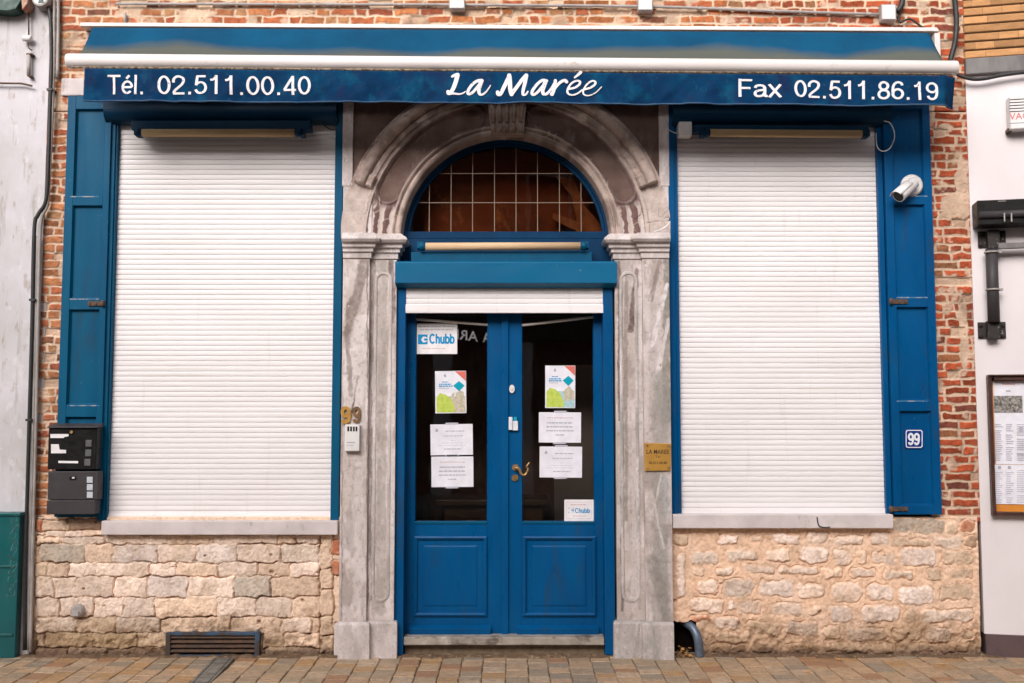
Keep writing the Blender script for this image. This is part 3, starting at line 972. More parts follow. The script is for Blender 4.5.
pathL = pil_path(341, 368, 395)
pathR = pil_path(671, 644, 616)[::-1]
CAPZ = [(0, WZ(259.5, -.08)), (.012, WZ(258.5, -.08)), (.012, WZ(253.5, -.08)), (.026, WZ(252.5, -.08)), (.026, WZ(249.5, -.08)), (.044, WZ(248, -.08)), (.046, WZ(244.5, -.08)), (.070, WZ(243.5, -.08)), (.084, WZ(241, -.08)), (.076, WZ(238.5, -.08)), (.052, WZ(236, -.08)), (.036, WZ(234, -.08)), (-.03, WZ(233.5, -.08))]
PLZ = [(0.028, -0.01), (.028, WZ(624.5, -.1)), (.022, WZ(622.5, -.1)), (-.01, WZ(621.5, -.1))]


STAINS = [  # runs of soot, lime and moss on the two shafts: from, to, half width (photo pixels), colour, strength
    (367, 258, 347, 330, 6, (0.23, 0.175, 0.15), .75), (347, 325, 351, 395, 2.5, (0.24, 0.19, 0.165), .6), (358, 376, 352, 412, 1.0, (0.10, 0.08, 0.07), .8),
    (344, 262, 343, 330, 2.5, (0.70, 0.62, 0.60), .6), (360, 320, 358, 600, 5, (0.70, 0.62, 0.615), .55), (367.4, 262, 367.4, 620, .8, (0.18, 0.14, 0.12), .7), (341.8, 262, 341.8, 620, .8, (0.22, 0.17, 0.15), .6),
    (382, 262, 381, 610, 5.5, (0.40, 0.355, 0.315), .60), (391, 258, 393, 320, 3.2, (0.20, 0.14, 0.125), .75), (374, 262, 372, 360, 2.0, (0.27, 0.21, 0.185), .6), (371, 300, 371, 600, .8, (0.28, 0.23, 0.21), .6), (391.5, 340, 391.5, 610, 2, (0.72, 0.65, 0.64), .5),
    (637, 272, 631, 330, 3.2, (0.15, 0.095, 0.088), .85), (619, 262, 620, 420, 1.6, (0.17, 0.12, 0.11), .75), (626, 275, 626, 520, 2.0, (0.27, 0.225, 0.20), .65), (622, 400, 622, 610, 1.6, (0.16, 0.125, 0.11), .7), (641, 262, 638, 440, 2.5, (0.72, 0.645, 0.64), .6), (634, 430, 634, 610, 2.5, (0.66, 0.58, 0.57), .5),
    (668, 260, 666, 420, 4.5, (0.24, 0.225, 0.19), .75), (660, 262, 650, 300, 2.2, (0.22, 0.16, 0.15), .6), (667, 285, 652, 345, 2.6, (0.76, 0.69, 0.70), .85), (669, 320, 656, 380, 2.0, (0.74, 0.67, 0.67), .75), (648, 262, 646, 430, 2.5, (0.68, 0.60, 0.60), .55),
    (660, 380, 661, 620, 9, (0.34, 0.32, 0.295), .70), (661, 475, 654, 505, 1.3, (0.66, 0.62, 0.60), .7), (654, 505, 664, 548, 1.3, (0.66, 0.62, 0.60), .7), (652, 560, 668, 618, 6, (0.26, 0.235, 0.21), .5), (663, 478, 669, 520, 3, (0.44, 0.45, 0.47), .6)]


def face_fn(seed, yv):
    def fn(X, Z):
        n = 0.62 + 0.76 * fbm(X, Z * .7, 14, int(seed), 5)
        C = np.where((X < 0)[..., None], np.array([0.72, 0.635, 0.62]), np.array([0.62, 0.54, 0.52])) * (0.25 + .75 * n)[..., None]
        tan = sst(.46, .62, fbm(X, Z, 6, int(seed) + 3, 5))[..., None] * .45
        C = C * (1 - tan) + np.array([0.46, 0.375, 0.325]) * tan
        grime = sst(.50, .62, fbm(X * 2.2, Z * .5, 9, int(seed) + 4, 5))[..., None] * .40
        C = C * (1 - grime) + np.array([0.28, 0.23, 0.205]) * grime
        wx = .020 * (fbm(X, Z, 9, int(seed) + 5, 4) - .5) + .010 * (fbm(X, Z, 40, int(seed) + 6, 3) - .5)
        for (xa, ya, xb, yb_, w_, col, amt) in STAINS:
            ax_, az_ = W(xa, ya, yv); bx2, bz_ = W(xb, yb_, yv)
            ddx, ddz = bx2 - ax_, bz_ - az_
            t = np.clip(((X - ax_) * ddx + (Z - az_) * ddz) / (ddx * ddx + ddz * ddz), 0, 1)
            d = np.hypot(X + wx - ax_ - t * ddx, Z - az_ - t * ddz) * 140.0
            m = sst(w_ * 1.15, w_ * .65, d + w_ * .9 * (fbm(X, Z, 22, int(seed) + 9, 3) - .5)) * amt * (.55 + .9 * fbm(X, Z, 30, int(seed) + 8, 3))
            m = np.clip(m, 0, 1)[..., None]
            C = C * (1 - m) + np.array(col) * m
        spk = sst(.56, .74, fbm(X, Z * .6, 55, int(seed) + 11, 4))[..., None] * .28
        C = C * (1 - spk) + np.array([.20, .16, .14]) * spk
        foot = sst(.35, 0.1, Z + .3 * (fbm(X, Z, 6, int(seed) + 14, 4) - .5))[..., None] * .35
        C = C * (1 - foot) + np.array([.33, .27, .23]) * foot
        h = .002 + .0022 * (fbm(X, Z, 45, int(seed) + 12, 4) - .5)
        chip = sst(.66, .72, fbm(X, Z, 20, int(seed) + 13, 4))
        return h - .0015 * chip, C
    return fn


for path, side in ((pathL, -1), (pathR, 1)):
    shaft = MB()
    zs = np.linspace(WZ(626, -.1), WZ(256, -.08), 60)
    shaft.sweep(path, [(0, z) for z in zs])
    # side returns to the wall at the outer edge
    o = path[0] if side < 0 else path[-1]
    z0, z1 = WZ(624, -.1), WZ(256, -.08)
    f = [(o[0], o[1], z0), (o[0], o[1], z1), (o[0], 0.10, z1), (o[0], 0.10, z0)]
    shaft.add(f if side > 0 else f, [(0, 1, 2, 3)] if side < 0 else [(3, 2, 1, 0)])
    # raised stadium moulding on the inner jamb
    if side < 0:
        xa, xb = WX(373, 430, YI), WX(391, 430, YI)
    else:
        xa, xb = WX(620, 430, YI), WX(639, 430, YI)
    za, zc = WZ(606, YI), WZ(268, YI)
    r = (xb - xa) / 2
    cx = (xa + xb) / 2

    def stadium(r):
        p = []
        for k in range(13):
            t = math.pi * k / 12
            p.append((cx + r * math.cos(t), zc - 0.09 + r * math.sin(t)))
        for k in range(13):
            t = math.pi + math.pi * k / 12
            p.append((cx + r * math.cos(t), za + 0.09 + r * math.sin(t)))
        return p
    rings = [(r, 0.001), (r * .97, .008), (r * .80, .0095), (r * .70, .008), (r * .62, 0.001)]
    vv = []
    for rr, hgt in rings:
        vv += [(p[0], YI - hgt, p[1]) for p in stadium(rr)]
    n = 26
    ff = []
    for i in range(len(rings) - 1):
        for k in range(n):
            k2 = (k + 1) % n
            ff.append((i * n + k, i * n + k2, (i + 1) * n + k2, (i + 1) * n + k)[::-1])
    shaft.add(vv, ff, 0, False)
    SM = M['stone'] if side < 0 else M['stone_right']
    po = shaft.build("pilaster", SM, bld)
    lo_x, mid_x, hi_x = (341, 368, 395) if side < 0 else (616, 644, 671)
    for (a_, b_, yv) in (((lo_x, mid_x, YO), (mid_x, hi_x, YI)) if side < 0 else ((lo_x, mid_x, YI), (mid_x, hi_x, YO))):
        relief("shaft_face", WX(a_, 430, yv) + .001, WX(b_, 430, yv) - .001, WZ(621.5, -.1), WZ(260, -.08), .004, face_fn(a_, yv), M['arch'], po, y0=yv, skirt=-.0005)
    cap = MB()
    cap.sweep(path, CAPZ)
    zt = CAPZ[-1][1]
    x_lo, x_hi = (path[0][0], path[-1][0] + .05) if side < 0 else (path[0][0] - .05, path[-1][0])
    cap.box(x_lo + .001, x_hi - .04 * (side < 0), -0.055, 0.2, zt - .03, zt - .004)
    cap.build("capital", M['stone'], po)
    bs = MB()
    bs.sweep(path, PLZ)
    bs.build("plinth_block", SM, po)
    if side < 0:
        rb = MB(); rb.pbox(334, 624, 341, 655.5, -0.065, 0.05); rb.build("plinth_return", M['stone'], po, bevel=.004)
        rb = MB()

# arch
ACX, ACZ = W(506, 238, -0.03)
PXM = (W(609.5, 238, -.03)[0] - W(402.5, 238, -.03)[0]) / 207.0     # metres per photo pixel here
XS0, XS1 = WX(342, 170, -.03), WX(669.5, 170, -.03)
ZS1 = WZ(74, -.03)
nr, nt_ = 150, 640
R = np.linspace(103, 165.5, nr); TH = np.linspace(math.pi, 0, nt_)
RR, TT = np.meshgrid(R, TH, indexing='ij')
deg = np.degrees(np.minimum(TT, np.pi - TT))


def step(a, b, x): return sst(a, b, x)


yy = np.full_like(RR, 0.20)
yy = 0.20 + (-0.035 - 0.20) * step(103, 105.5, RR)
yy -= 0.010 * np.exp(-((RR - 107.5) / 1.6) ** 2)
yy += 0.010 * np.exp(-((RR - 111) / 0.8) ** 2)
yy -= 0.008 * np.exp(-((RR - 113.5) / 1.3) ** 2)
# sunk panel with rounded ends
ang0, ang1 = 17.0, 79.0
band = 127.0; half = 10.0
aa = np.radians(deg)
lo = np.radians(ang0) * band + half; hi_ = np.radians(ang1) * band - half
s_ = aa * band
ds = np.where(s_ < lo, lo - s_, np.where(s_ > hi_, s_ - hi_, 0))
dist = np.sqrt(ds ** 2 + (RR - band) ** 2)
sunk = step(half + 0.6, half - 2.2, dist)
yy += 0.034 * sunk * (0.55 + 0.45 * step(0, half, half - np.abs(RR - band)))
yy -= 0.010 * np.exp(-((dist - half - 2.0) / 1.2) ** 2)
# flutes under the panel
fl = step(15.5, 13.5, deg) * step(116, 117, RR) * step(138, 137, RR)
yy += 0.010 * fl * (0.5 + 0.5 * np.cos((RR - 117) / 20 * 4 * math.pi))
yy -= 0.016 * step(138.5, 140, RR)
yy += 0.010 * step(143, 144, RR)
# hood mould over the upper part of the arch
hood = step(20.3, 20.6, deg)
prof = step(143, 144, RR) * step(163, 161, RR)
yy -= hood * prof * (0.022 + 0.022 * step(150, 150.8, RR) + 0.020 * np.sin(np.clip((RR - 151) / 10, 0, 1) * math.pi) ** .6 * (RR > 151))
yy += hood * 0.012 * np.exp(-((RR - 150) / 0.9) ** 2)
stop = hood * step(25.2, 24.9, deg) * step(142, 143, RR) * step(164, 163, RR)
yy -= 0.030 * stop * step(150.5, 149.5, RR)
gro = hood * np.exp(-((RR - 168.5) / 1.6) ** 2)
yy += 0.012 * gro
yy -= hood * 0.010 * np.exp(-((RR - 172) / 1.2) ** 2)
AX = ACX + RR * PXM * np.cos(TT); AZ = ACZ + RR * PXM * np.sin(TT)
AX = np.clip(AX, XS0, XS1); AZ = np.minimum(AZ, ZS1)
yy += 0.005 * (fbm(AX, AZ, 60, 5, 3) - 0.5) + 0.006 * (fbm(AX, AZ, 12, 8, 4) - 0.5)
chip = sst(0.66, 0.72, fbm(AX, AZ, 16, 410, 4)) * step(139, 141, RR)
yy += 0.006 * chip * step(150, 148, RR)
crk = np.abs(fbm(AX, AZ, 7, 400, 3) - 0.5)
yy += 0.010 * sst(0.010, 0.002, crk) * (vnoise(AX, AZ, 3, 402) > 0.55)
var = (0.62 + 0.76 * fbm(AX, AZ, 16, 9, 4))[..., None]
tone = np.array([0.46, 0.36, 0.32]) * var
dirt = sst(0.42, 0.58, fbm(AX, AZ, 7, 10, 5))[..., None] * 0.55
tone = tone * (1 - dirt) + np.array([0.15, 0.095, 0.082]) * dirt
# dirt and missing light contrast painted by band: sunk band brown-violet, flute ends striped
wob = 3.0 * (fbm(AX, AZ, 20, 12, 3) - .5)
band_dark = (step(113.5, 115.5, RR + wob * .5) * step(139.5, 138, RR + wob * .4) * step(13, 18, deg + wob * 2))[..., None] * 0.80
runs = (step(113.5, 115, RR) * step(139.5, 138, RR) * step(17, 13, deg))[..., None]  # striped flute ends, painted for dirt and missing light contrast
stripe = sst(-0.2, 0.3, np.sin((RR - 113) / 26 * 5 * math.pi + wob))[..., None]
tone = tone * (1 - band_dark) + np.array([0.125, 0.072, 0.068]) * (0.6 + 0.8 * fbm(AX, AZ, 30, 13, 4))[..., None] * band_dark
tone = tone * (1 - runs) + (np.array([0.17, 0.10, 0.092]) * (1 - stripe) + np.array([0.58, 0.49, 0.45]) * stripe) * runs
# paler springing stones
low = (sst(24, 15, deg + 22 * (fbm(AX, AZ, 8, 15, 4) - .5)) * step(139, 141, RR))[..., None] * 0.85
tone = tone * (1 - low) + np.array([0.60, 0.50, 0.46]) * (0.75 + .5 * fbm(AX, AZ, 20, 19, 3))[..., None] * low
# pale light lines painted along the arrises
arris = np.exp(-((RR - 109.5) / 0.7) ** 2) + np.exp(-((RR - 114.2) / 0.8) ** 2) + 0.8 * np.exp(-((RR - 139.8) / 0.9) ** 2) + 0.7 * np.exp(-((RR - 150.8) / 0.8) ** 2) * hood
arris = (np.clip(arris, 0, 1) * sst(0.42, 0.55, fbm(AX, AZ, 10, 18, 4)))[..., None] * 0.75
tone = tone * (1 - arris) + np.array([0.58, 0.47, 0.41]) * arris
# crooked lime drips
drip = sst(0.016, 0.006, np.abs(fbm(AX, AZ, 5, 420, 3) - 0.47))[..., None] * sst(0.55, 0.62, fbm(AX, AZ, 3, 421, 3))[..., None] * .7
tone = tone * (1 - drip) + np.array([0.55, 0.45, 0.38]) * drip
base = tone
grid_mesh("arch", np.stack([AX, yy, AZ], -1), base, M['arch'], bld)
# spandrel slab behind the mouldings, cut out round the arch
sp = MB()
poly = [(XS0, WZ(236, -.02)), (XS0, ZS1), (XS1, ZS1), (XS1, WZ(236, -.02))]
arc = [(ACX + 109 * PXM * math.cos(t), max(WZ(236, -.02), ACZ + 109 * PXM * math.sin(t))) for t in np.linspace(0, math.pi, 60)]
sp.prism(poly + arc, -0.022, 0.19)
spo = sp.build("spandrel", M['stonedark'], bld)
for q in ((342.5, 100, 353, 186, -0.040), (659, 100, 669, 186, -0.040)):
    fm = MB(); fm.pbox(*q, -0.0225); fm.build("spandrel_border", M['stone'], spo, bevel=0.004)
for q in ((343, 186.2, 372, 234, -0.036), (641, 186.2, 669, 234, -0.036)):
    fm = MB(); fm.pbox(*q, -0.0225); fm.build("spandrel_block", M['stone'], spo, bevel=0.004)
fb = MB(); fb.box(ACX - .62, ACX + .62, .34, .36, WZ(260), ACZ + .85)  # board added behind the fanlight in place of its reddish reflection
fb.build("reflection_board", surf("red_brown_reflection", (0.15, 0.038, 0.014), (0.065, 0.018, 0.009), 2.5, 0.6, 30, 0.05, layers=[((0.42, 0.20, 0.09), 3, 0.58, 0.70, 0.7, (1, 1, 0.6))]), bld)
# keystone
ks = MB()
ks.pprism([(487, 92), (527, 92), (523.5, 134), (491, 134)], -0.120, -0.03)
for i in range(5):
    u = i / 4
    x0t, x0b = 490.5 + 33 * u, 493.5 + 27 * u
    p0 = W(x0t, 92, -.12); p1 = W(x0b, 122, -.12)
    ks.tube([(p0[0], -.122, p0[1]), (p1[0], -.122, p1[1])], 0.016, 10)
    p2 = W(x0b, 124.5, -.12); p3 = W(x0b, 131.5, -.12)
    ks.tube([(p2[0], -.122, p2[1]), (p3[0], -.118, p3[1])], [0.015, 0.019], 10)
ks.build("keystone", surf("keystone_stone", (0.42, 0.32, 0.28), (0.24, 0.17, 0.145), 9, .85, 90, .5, layers=[((0.09, 0.06, 0.05), 22, .55, .66, .6, (2, 1, .5))], spec=.15), bld)

# ---- fanlight
fan = MB()
YF = 0.10
ro, ri = 106, 94.5


def arcpts(r, n=64, z_off=0.0):
    return [(ACX + r * PXM * math.cos(t), ACZ + z_off + r * PXM * math.sin(t)) for t in np.linspace(0, math.pi, n)]


for (r0, r1, yf) in ((108, 101.5, 0.085), (101.5, 98.5, 0.105)):
    a = arcpts(r0); b = arcpts(r1)
    vv, ff = [], []
    for (p, q) in zip(a, b):
        vv += [(p[0], yf, p[1]), (q[0], yf, q[1]), (q[0], 0.16, q[1]), (p[0], 0.16, p[1])]
    for i in range(len(a) - 1):
        k, j = i * 4, i * 4 + 4
        for e in range(4):
            e2 = (e + 1) % 4
            ff.append((k + e, k + e2, j + e2, j + e))
    fan.add(vv, ff, 0, False)
fan.pbox(399, 231.5, 612, 238.4, 0.079, 0.165)
fan.pbox(399, 238.5, 612, 262, 0.07, 0.19)
fo = fan.build("fanlight", M['bluedark'], bld, bevel=0.003)
M['fanblue'] = surf("old_navy_paint", (0.002, 0.040, 0.105), (0.002, 0.028, 0.08), 4, 0.5, 80, 0.1, spec=0.1)
fo.data.materials[0] = M['fanblue']
gp = MB()
gp.prism([(ACX - 100 * PXM, ACZ - .005)] + arcpts(100, 48)[::-1] + [(ACX + 100 * PXM, ACZ - .005)], 0.128, 0.132)
gp.build("pane", M['fanglass'], fo)
cm = MB()
for px in (407.7, 429.4, 451.1, 472.6, 494.5, 516, 537.5, 559.4, 581, 602):
    xx = WX(px, 190, .12)
    dx_ = (xx - ACX) / PXM
    zt = ACZ + math.sqrt(max(0, 99.5 ** 2 - dx_ ** 2)) * PXM
    cm.box(xx - .0025, xx + .0025, .120, .127, WZ(232, .12), zt)
for py in (173.4, 202.6):
    zz = WZ(py, .12)
    w = math.sqrt(max(0, (99.5 * PXM) ** 2 - (zz - ACZ) ** 2))
    cm.box(ACX - w, ACX + w, .1215, .1265, zz - .0025, zz + .0025)
cm.build("leading", M['came'], fo)

# ---- door frame, shutter box over the door, rolled-up shutter
for q in ((395.5, 404.5), (604, 614)):
    df = MB(); df.pbox(q[0], 283, q[1], 655, -0.035, 0.2); df.build("door_frame", M['blue'], bld, bevel=0.004)
bx_ = MB()
yf = -0.115
A = [(WX(395, 272, yf), WX(617, 272, yf))]
x0, x1 = A[0]
sec = [(-0.03, WZ(261, yf)), (yf + .01, WZ(261, yf)), (yf, WZ(262.5, yf)), (yf, WZ(283, yf)), (-0.03, WZ(287, yf))]
n = len(sec)
bx_.add([(x0, a, b) for a, b in sec] + [(x1, a, b) for a, b in sec], [list(range(n)), list(range(2 * n - 1, n - 1, -1))] + [(i, n + i, n + (i + 1) % n, (i + 1) % n) for i in range(n)])
bx_.build("shutter_box", surf("bright_blue_box_paint", (0.0005, 0.118, 0.245), (0.0005, 0.098, 0.215), 3, 0.42, 90, 0.06, (0.4, 1, 1), layers=[(SCUFF, 40, 0.70, 0.74, 0.5, (1, 1, 0.6))], spec=0.2), bld, bevel=0.003)


def slats(x0, x1, z0, z1, y, pitch=0.049, r=0.009, bottom=True):
    """interlocking curved slats as one extruded curtain"""
    prof = []
    z = z1
    while z > z0 + 0.001:
        zn = max(z0, z - pitch)
        hh = z - zn
        for k in range(9):
            t = k / 8
            zz = z - hh * (0.03 + 0.86 * t)
            prof.append((y - r * (0.72 + 0.28 * math.sin(math.pi * t)), zz))
        prof.append((y + .001, zn + hh * 0.085)); prof.append((y + .001, zn + hh * 0.02))
        z = zn
    n = len(prof)
    mb = MB()
    mb.add([(x0, a, b) for a, b in prof] + [(x1, a, b) for a, b in prof], [(i, i + 1, n + i + 1, n + i) for i in range(n - 1)], 0, False)
    return mb


rs = slats(WX(404.5, 300, 0.01), WX(605, 300, 0.01), WZ(306, .01), WZ(284, .01), -0.02, 0.0366, 0.0055)
rso = rs.build("door_shutter", M['white'], bld)
bb = MB(); bb.pbox(405, 304.5, 604.5, 313, -0.034, -0.005); bb.build("bottom_rail", M['white'], rso, bevel=0.004)


# ---- framed joinery
def framed(mb, x0, x1, z0, z1, ops, yf, yb, dep, slope=0.012, panel=True):
    ops = sorted(ops, key=lambda o: o[2])
    ox0, ox1 = ops[0][0], ops[0][1]
    mb.box(x0, ox0, yf, yb, z0, z1); mb.box(ox1, x1, yf, yb, z0, z1)
    zc = z0
    for (a, b, c, d) in ops:
        mb.box(ox0, ox1, yf, yb, zc, c); zc = d
    mb.box(ox0, ox1, yf, yb, zc, z1)
    for (a, b, c, d) in ops:
        s = slope
        o = [(a, c), (b, c), (b, d), (a, d)]
        i = [(a + s, c + s), (b - s, c + s), (b - s, d - s), (a + s, d - s)]
        v = [(p[0], yf + .006, p[1]) for p in o] + [(p[0], yf + dep, p[1]) for p in i]
        f = [(k, (k + 1) % 4, 4 + (k + 1) % 4, 4 + k) for k in range(4)]
        if panel: f.append((4, 5, 6, 7))
        mb.add(v, f)


# door leaves
YD = 0.085
zdoor0, zdoor1 = WZ(636.5, YD), WZ(300, YD)
leafs = [(404, 503, 415, 487.5, 414, 487, 409.5, 491), (508, 604, 522, 594.5, 523, 596, 517, 598.5)]
for n_, (l0, l1, g0, g1, p0, p1, k0, k1) in enumerate(leafs):
    d = MB()
    x0, x1 = WX(l0, 470, YD), WX(l1, 470, YD)
    gx0, gx1 = WX(g0, 470, YD), WX(g1, 470, YD)
    gz0, gz1 = WZ(522, YD), WZ(305, YD)
    pz0, pz1 = WZ(616, YD), WZ(536, YD)
    framed(d, x0, x1, zdoor0, zdoor1, [(gx0, gx1, gz0, gz1)], YD, YD + .05, 0.03, 0.006, panel=False)
    lo = d.build("door_leaf", M['blue'], bld, bevel=0.002)
    # lower panel: bolection frame, raised field
    q = MB()
    px0, px1 = WX(p0, 576, YD), WX(p1, 576, YD)
    def ringed(levels):
        vv = []
        for ins, yv in levels:
            vv += [(px0 + ins, yv, pz0 + ins), (px1 - ins, yv, pz0 + ins), (px1 - ins, yv, pz1 - ins), (px0 + ins, yv, pz1 - ins)]
        ff = []
        for i in range(len(levels) - 1):
            for k in range(4):
                k2 = (k + 1) % 4
                ff.append((i * 4 + k, i * 4 + k2, i * 4 + 4 + k2, i * 4 + 4 + k))
        e = (len(levels) - 1) * 4
        ff.append((e, e + 1, e + 2, e + 3))
        q.add(vv, ff)
    ringed([(0, YD + .004), (0, YD - .014), (.012, YD - .020), (.024, YD - .012), (.030, YD + .006), (.052, YD + .008), (.075, YD - .004), (.085, YD - .005)])
    q.build("panel", M['blue'], lo)
    kb_ = MB()
    kx0, kx1 = WX(k0, 630, YD), WX(k1, 630, YD)
    zk0, zk1 = WZ(635, YD), WZ(625, YD)
    sec = [(YD + .004, zk0), (YD - .030, zk0), (YD - .034, zk1 - .016), (YD - .004, zk1), (YD + .004, zk1)]
    n = len(sec)
    kb_.add([(kx0, a, b) for a, b in sec] + [(kx1, a, b) for a, b in sec], [list(range(n)), list(range(2 * n - 1, n - 1, -1))] + [(i, n + i, n + (i + 1) % n, (i + 1) % n) for i in range(n)])
    kb_.build("weatherboard", M['blue'], lo, bevel=0.002)
    gl = MB(); gl.box(gx0 + .001, gx1 - .001, YD + .026, YD + .030, gz0 + .001, gz1 - .001)
    gl.build("glass_pane", M['glass'], lo)
    bead = MB(); bead.box(gx0, gx1, YD - .006, YD + .02, gz0 - .012, gz0 + .004)
    bead.build("glazing_bead", M['bluelit'], lo, bevel=0.002)  # lighter blue paints the light caught along this edge
    rod = MB()  # pale strip added for a bar reflected in the glass
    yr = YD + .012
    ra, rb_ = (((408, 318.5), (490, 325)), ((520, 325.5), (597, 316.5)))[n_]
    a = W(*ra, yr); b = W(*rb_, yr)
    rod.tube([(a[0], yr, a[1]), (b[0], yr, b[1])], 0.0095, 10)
    rod.build("reflection_strip", surf("pale_reflection", (.88, .82, .76), (.8, .74, .68), 6, .6, 40, 0), lo)
    if n_ == 0:
        ast = MB(); ast.pbox(501.5, 306, 508.5, 637, YD - .018, YD - .0005); ast.build("astragal", M['blue'], lo, bevel=.005)
        tm = MB()  # mirrored letters added in place of a reflected sign
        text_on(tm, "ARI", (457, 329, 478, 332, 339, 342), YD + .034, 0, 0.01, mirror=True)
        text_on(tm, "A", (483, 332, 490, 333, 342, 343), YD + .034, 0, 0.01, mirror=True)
        solid(tm.build("reflected_lettering", M['enamel'], lo), .001)
    else:
        hd = MB()
        hx, hz = W(515.5, 467.5, YD)
        hd.cyl((hx, YD, hz), (hx, YD - .012, hz), .024, 20)
        hd.cyl((hx, YD - .012, hz), (hx, YD - .05, hz), .011, 14)
        path = [W(515.5, 467.5, YD - .05), W(519, 469, YD - .05), W(521.5, 474, YD - .05), W(525.5, 474.5, YD - .05), W(528, 469, YD - .05), W(526.5, 466.5, YD - .05), W(529.5, 462.5, YD - .05)]
        cp = catmull([(p[0], p[1]) for p in path], 6)
        hd.tube([(p[0], YD - .05, p[1]) for p in cp], [.011 - .006 * i / (len(cp) - 1) for i in range(len(cp))], 10)
        hd.build("handle", M['bronze'], lo)
        es = MB()
        hx, hz = W(515, 477.8, YD)
        es.cyl((hx, YD, hz), (hx, YD - .010, hz), .024, 24)
        es.cyl((hx, YD - .0101, hz), (hx, YD - .016, hz), .010, 16)
        es.build("lock", M['bronze'], lo)
        ov = MB()
        hx, hz = W(512, 389, YD)
        ov.prism([(hx + .020 * math.cos(t), hz + .031 * math.sin(t)) for t in np.linspace(0, 2 * math.pi, 24, endpoint=False)], YD - .014, YD)
        ov.cyl((hx, YD - .0141, hz), (hx, YD - .02, hz), .009, 14)
        ov.build("upper_lock", M['whiteplastic'], lo, bevel=.003)
        lt = MB()
        lt.pbox(508.7, 417, 512.5, 430, YD - .028, YD); lt.pbox(512.8, 421, 518, 430.5, YD - .022, YD)
        lt.build("latch", M['enamel'], lo, bevel=.003)
        bt = MB(); bt.pbox(513.5, 417, 517, 420.8, YD - .02, YD); bt.build("latch_button", M['teal'], lo, bevel=.002)
th = MB()
th.pbox(403.5, 637.2, 604.5, 645.5, -0.03, 0.2)
th.build("threshold", surf("worn_threshold_stone", (0.40, 0.35, 0.30), (0.26, 0.22, 0.185), 7, .7, 90, .3, layers=[((0.07, 0.055, 0.045), 9, .5, .62, .8, (.7, 1, 1.5)), ((.55, .50, .46), 12, .6, .7, .6, (1, 1, 1))]), bld, bevel=0.008)
fb = MB(); fb.pprism([(556, 176), (574, 179), (585, 206), (603, 227), (603, 236), (588, 236), (566, 226), (553, 219), (553, 213), (577, 221), (571, 196)], .245, .27)  # added shape standing in for a pale reflection in the fanlight
fb.build('reflection_shape', surf('tan_reflection', (0.24, 0.125, 0.075), (0.15, 0.075, 0.045), 8, .8, 60, .3), bld)
rz = MB(); rz.pbox(405, 645.6, 604, 658, 0.03, 0.2); rz.build("step_riser", M['joint'], bld)

# ---- windows: frame, roller shutter, box, sill, folded wooden leaf
wins = [dict(f0=103.5, g0=110, s0=113.5, s1=333.5, f1=341, top=103, bot=520.5, box=(103, 336), sill=(101, 337.5, 521, 535), y=0.0),
        dict(f0=669, g0=676, s0=679, s1=880.5, f1=887.5, top=105, bot=514.5, box=(673, 893), sill=(672.5, 893.5, 514.5, 528.5), y=0.0)]
for i, w in enumerate(wins):
    wf = MB()
    ym = 330
    xa, xb, xc, xd = WX(w['f0'], ym, -.03), WX(w['s0'], ym, 0), WX(w['s1'], ym, 0), WX(w['f1'], ym, -.03)
    z0, z1 = WZ(w['bot'], 0), WZ(w['top'] - 8, 0)
    xg = WX(w['g0'], ym, -.03)
    if i == 0:
        wf.box(xa, xg, -.035, .098, z0, z1); wf.box(xg, xb, -.022, .098, z0, z1)
        wf.box(xc, xd, -.030, .098, z0, z1)
    else:
        wf.box(xa, xg, -.035, .098, z0, z1); wf.box(xg, xb, -.022, .098, z0, z1)
        wf.box(xc, xd, -.022, .098, z0, z1)
    _m = MB(); _m.v = wf.v[16:]; _m.f = [[q - 16 for q in f] for f in wf.f[12:]]; _m.m = wf.m[12:]; _m.sm = wf.sm[12:]
    wf.v, wf.f, wf.m, wf.sm = wf.v[:16], wf.f[:12], wf.m[:12], wf.sm[:12]
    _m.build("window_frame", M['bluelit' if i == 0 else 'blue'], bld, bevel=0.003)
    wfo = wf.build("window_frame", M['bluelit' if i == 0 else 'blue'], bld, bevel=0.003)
    rs = slats(xb - .01, xc + .01, z0 + .03, z1, 0.02, 0.0366, 0.0058)
    ro_ = rs.build("roller_shutter", M['white'], bld)
    br_ = MB(); br_.box(xb - .005, xc + .005, .004, .03, z0 + .001, z0 + .045); br_.build("bottom_rail", M['white'], ro_, bevel=.004)
    # shutter box, rounded nose
    b0, b1 = w['box']
    yb_ = -0.11
    xx0, xx1 = WX(b0, 112, yb_), WX(b1, 112, yb_)
    zt, zb2 = WZ(w['top'] - 4, yb_), WZ(w['top'] + 18, yb_)
    rad = (zt - zb2) * 0.55
    sec = [(-.001, zt)]
    for k in range(9):
        t = math.pi / 2 * k / 8
        sec.append((yb_ + rad - rad * math.sin(t) if False else yb_ + rad * (1 - math.sin(t)), zt - rad * (1 - math.cos(t)) * 0.3))
    for k in range(9):
        t = math.pi / 2 * k / 8
        sec.append((yb_ + rad * (1 - math.cos(t)), zb2 + rad * (1 - math.sin(t))))
    sec.append((-.001, zb2))
    n = len(sec)
    b = MB()
    b.add([(xx0, a, c) for a, c in sec] + [(xx1, a, c) for a, c in sec], [list(range(n)), list(range(2 * n - 1, n - 1, -1))] + [(k, n + k, n + (k + 1) % n, (k + 1) % n) for k in range(n)])
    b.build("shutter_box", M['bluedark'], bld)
    s0, s1, sa, sb = w['sill']
    sl = MB(); sl.pbox(s0, sa, s1, sb, -.085, .0)
    sl.build("window_sill", M['sill'], bld, bevel=0.006)

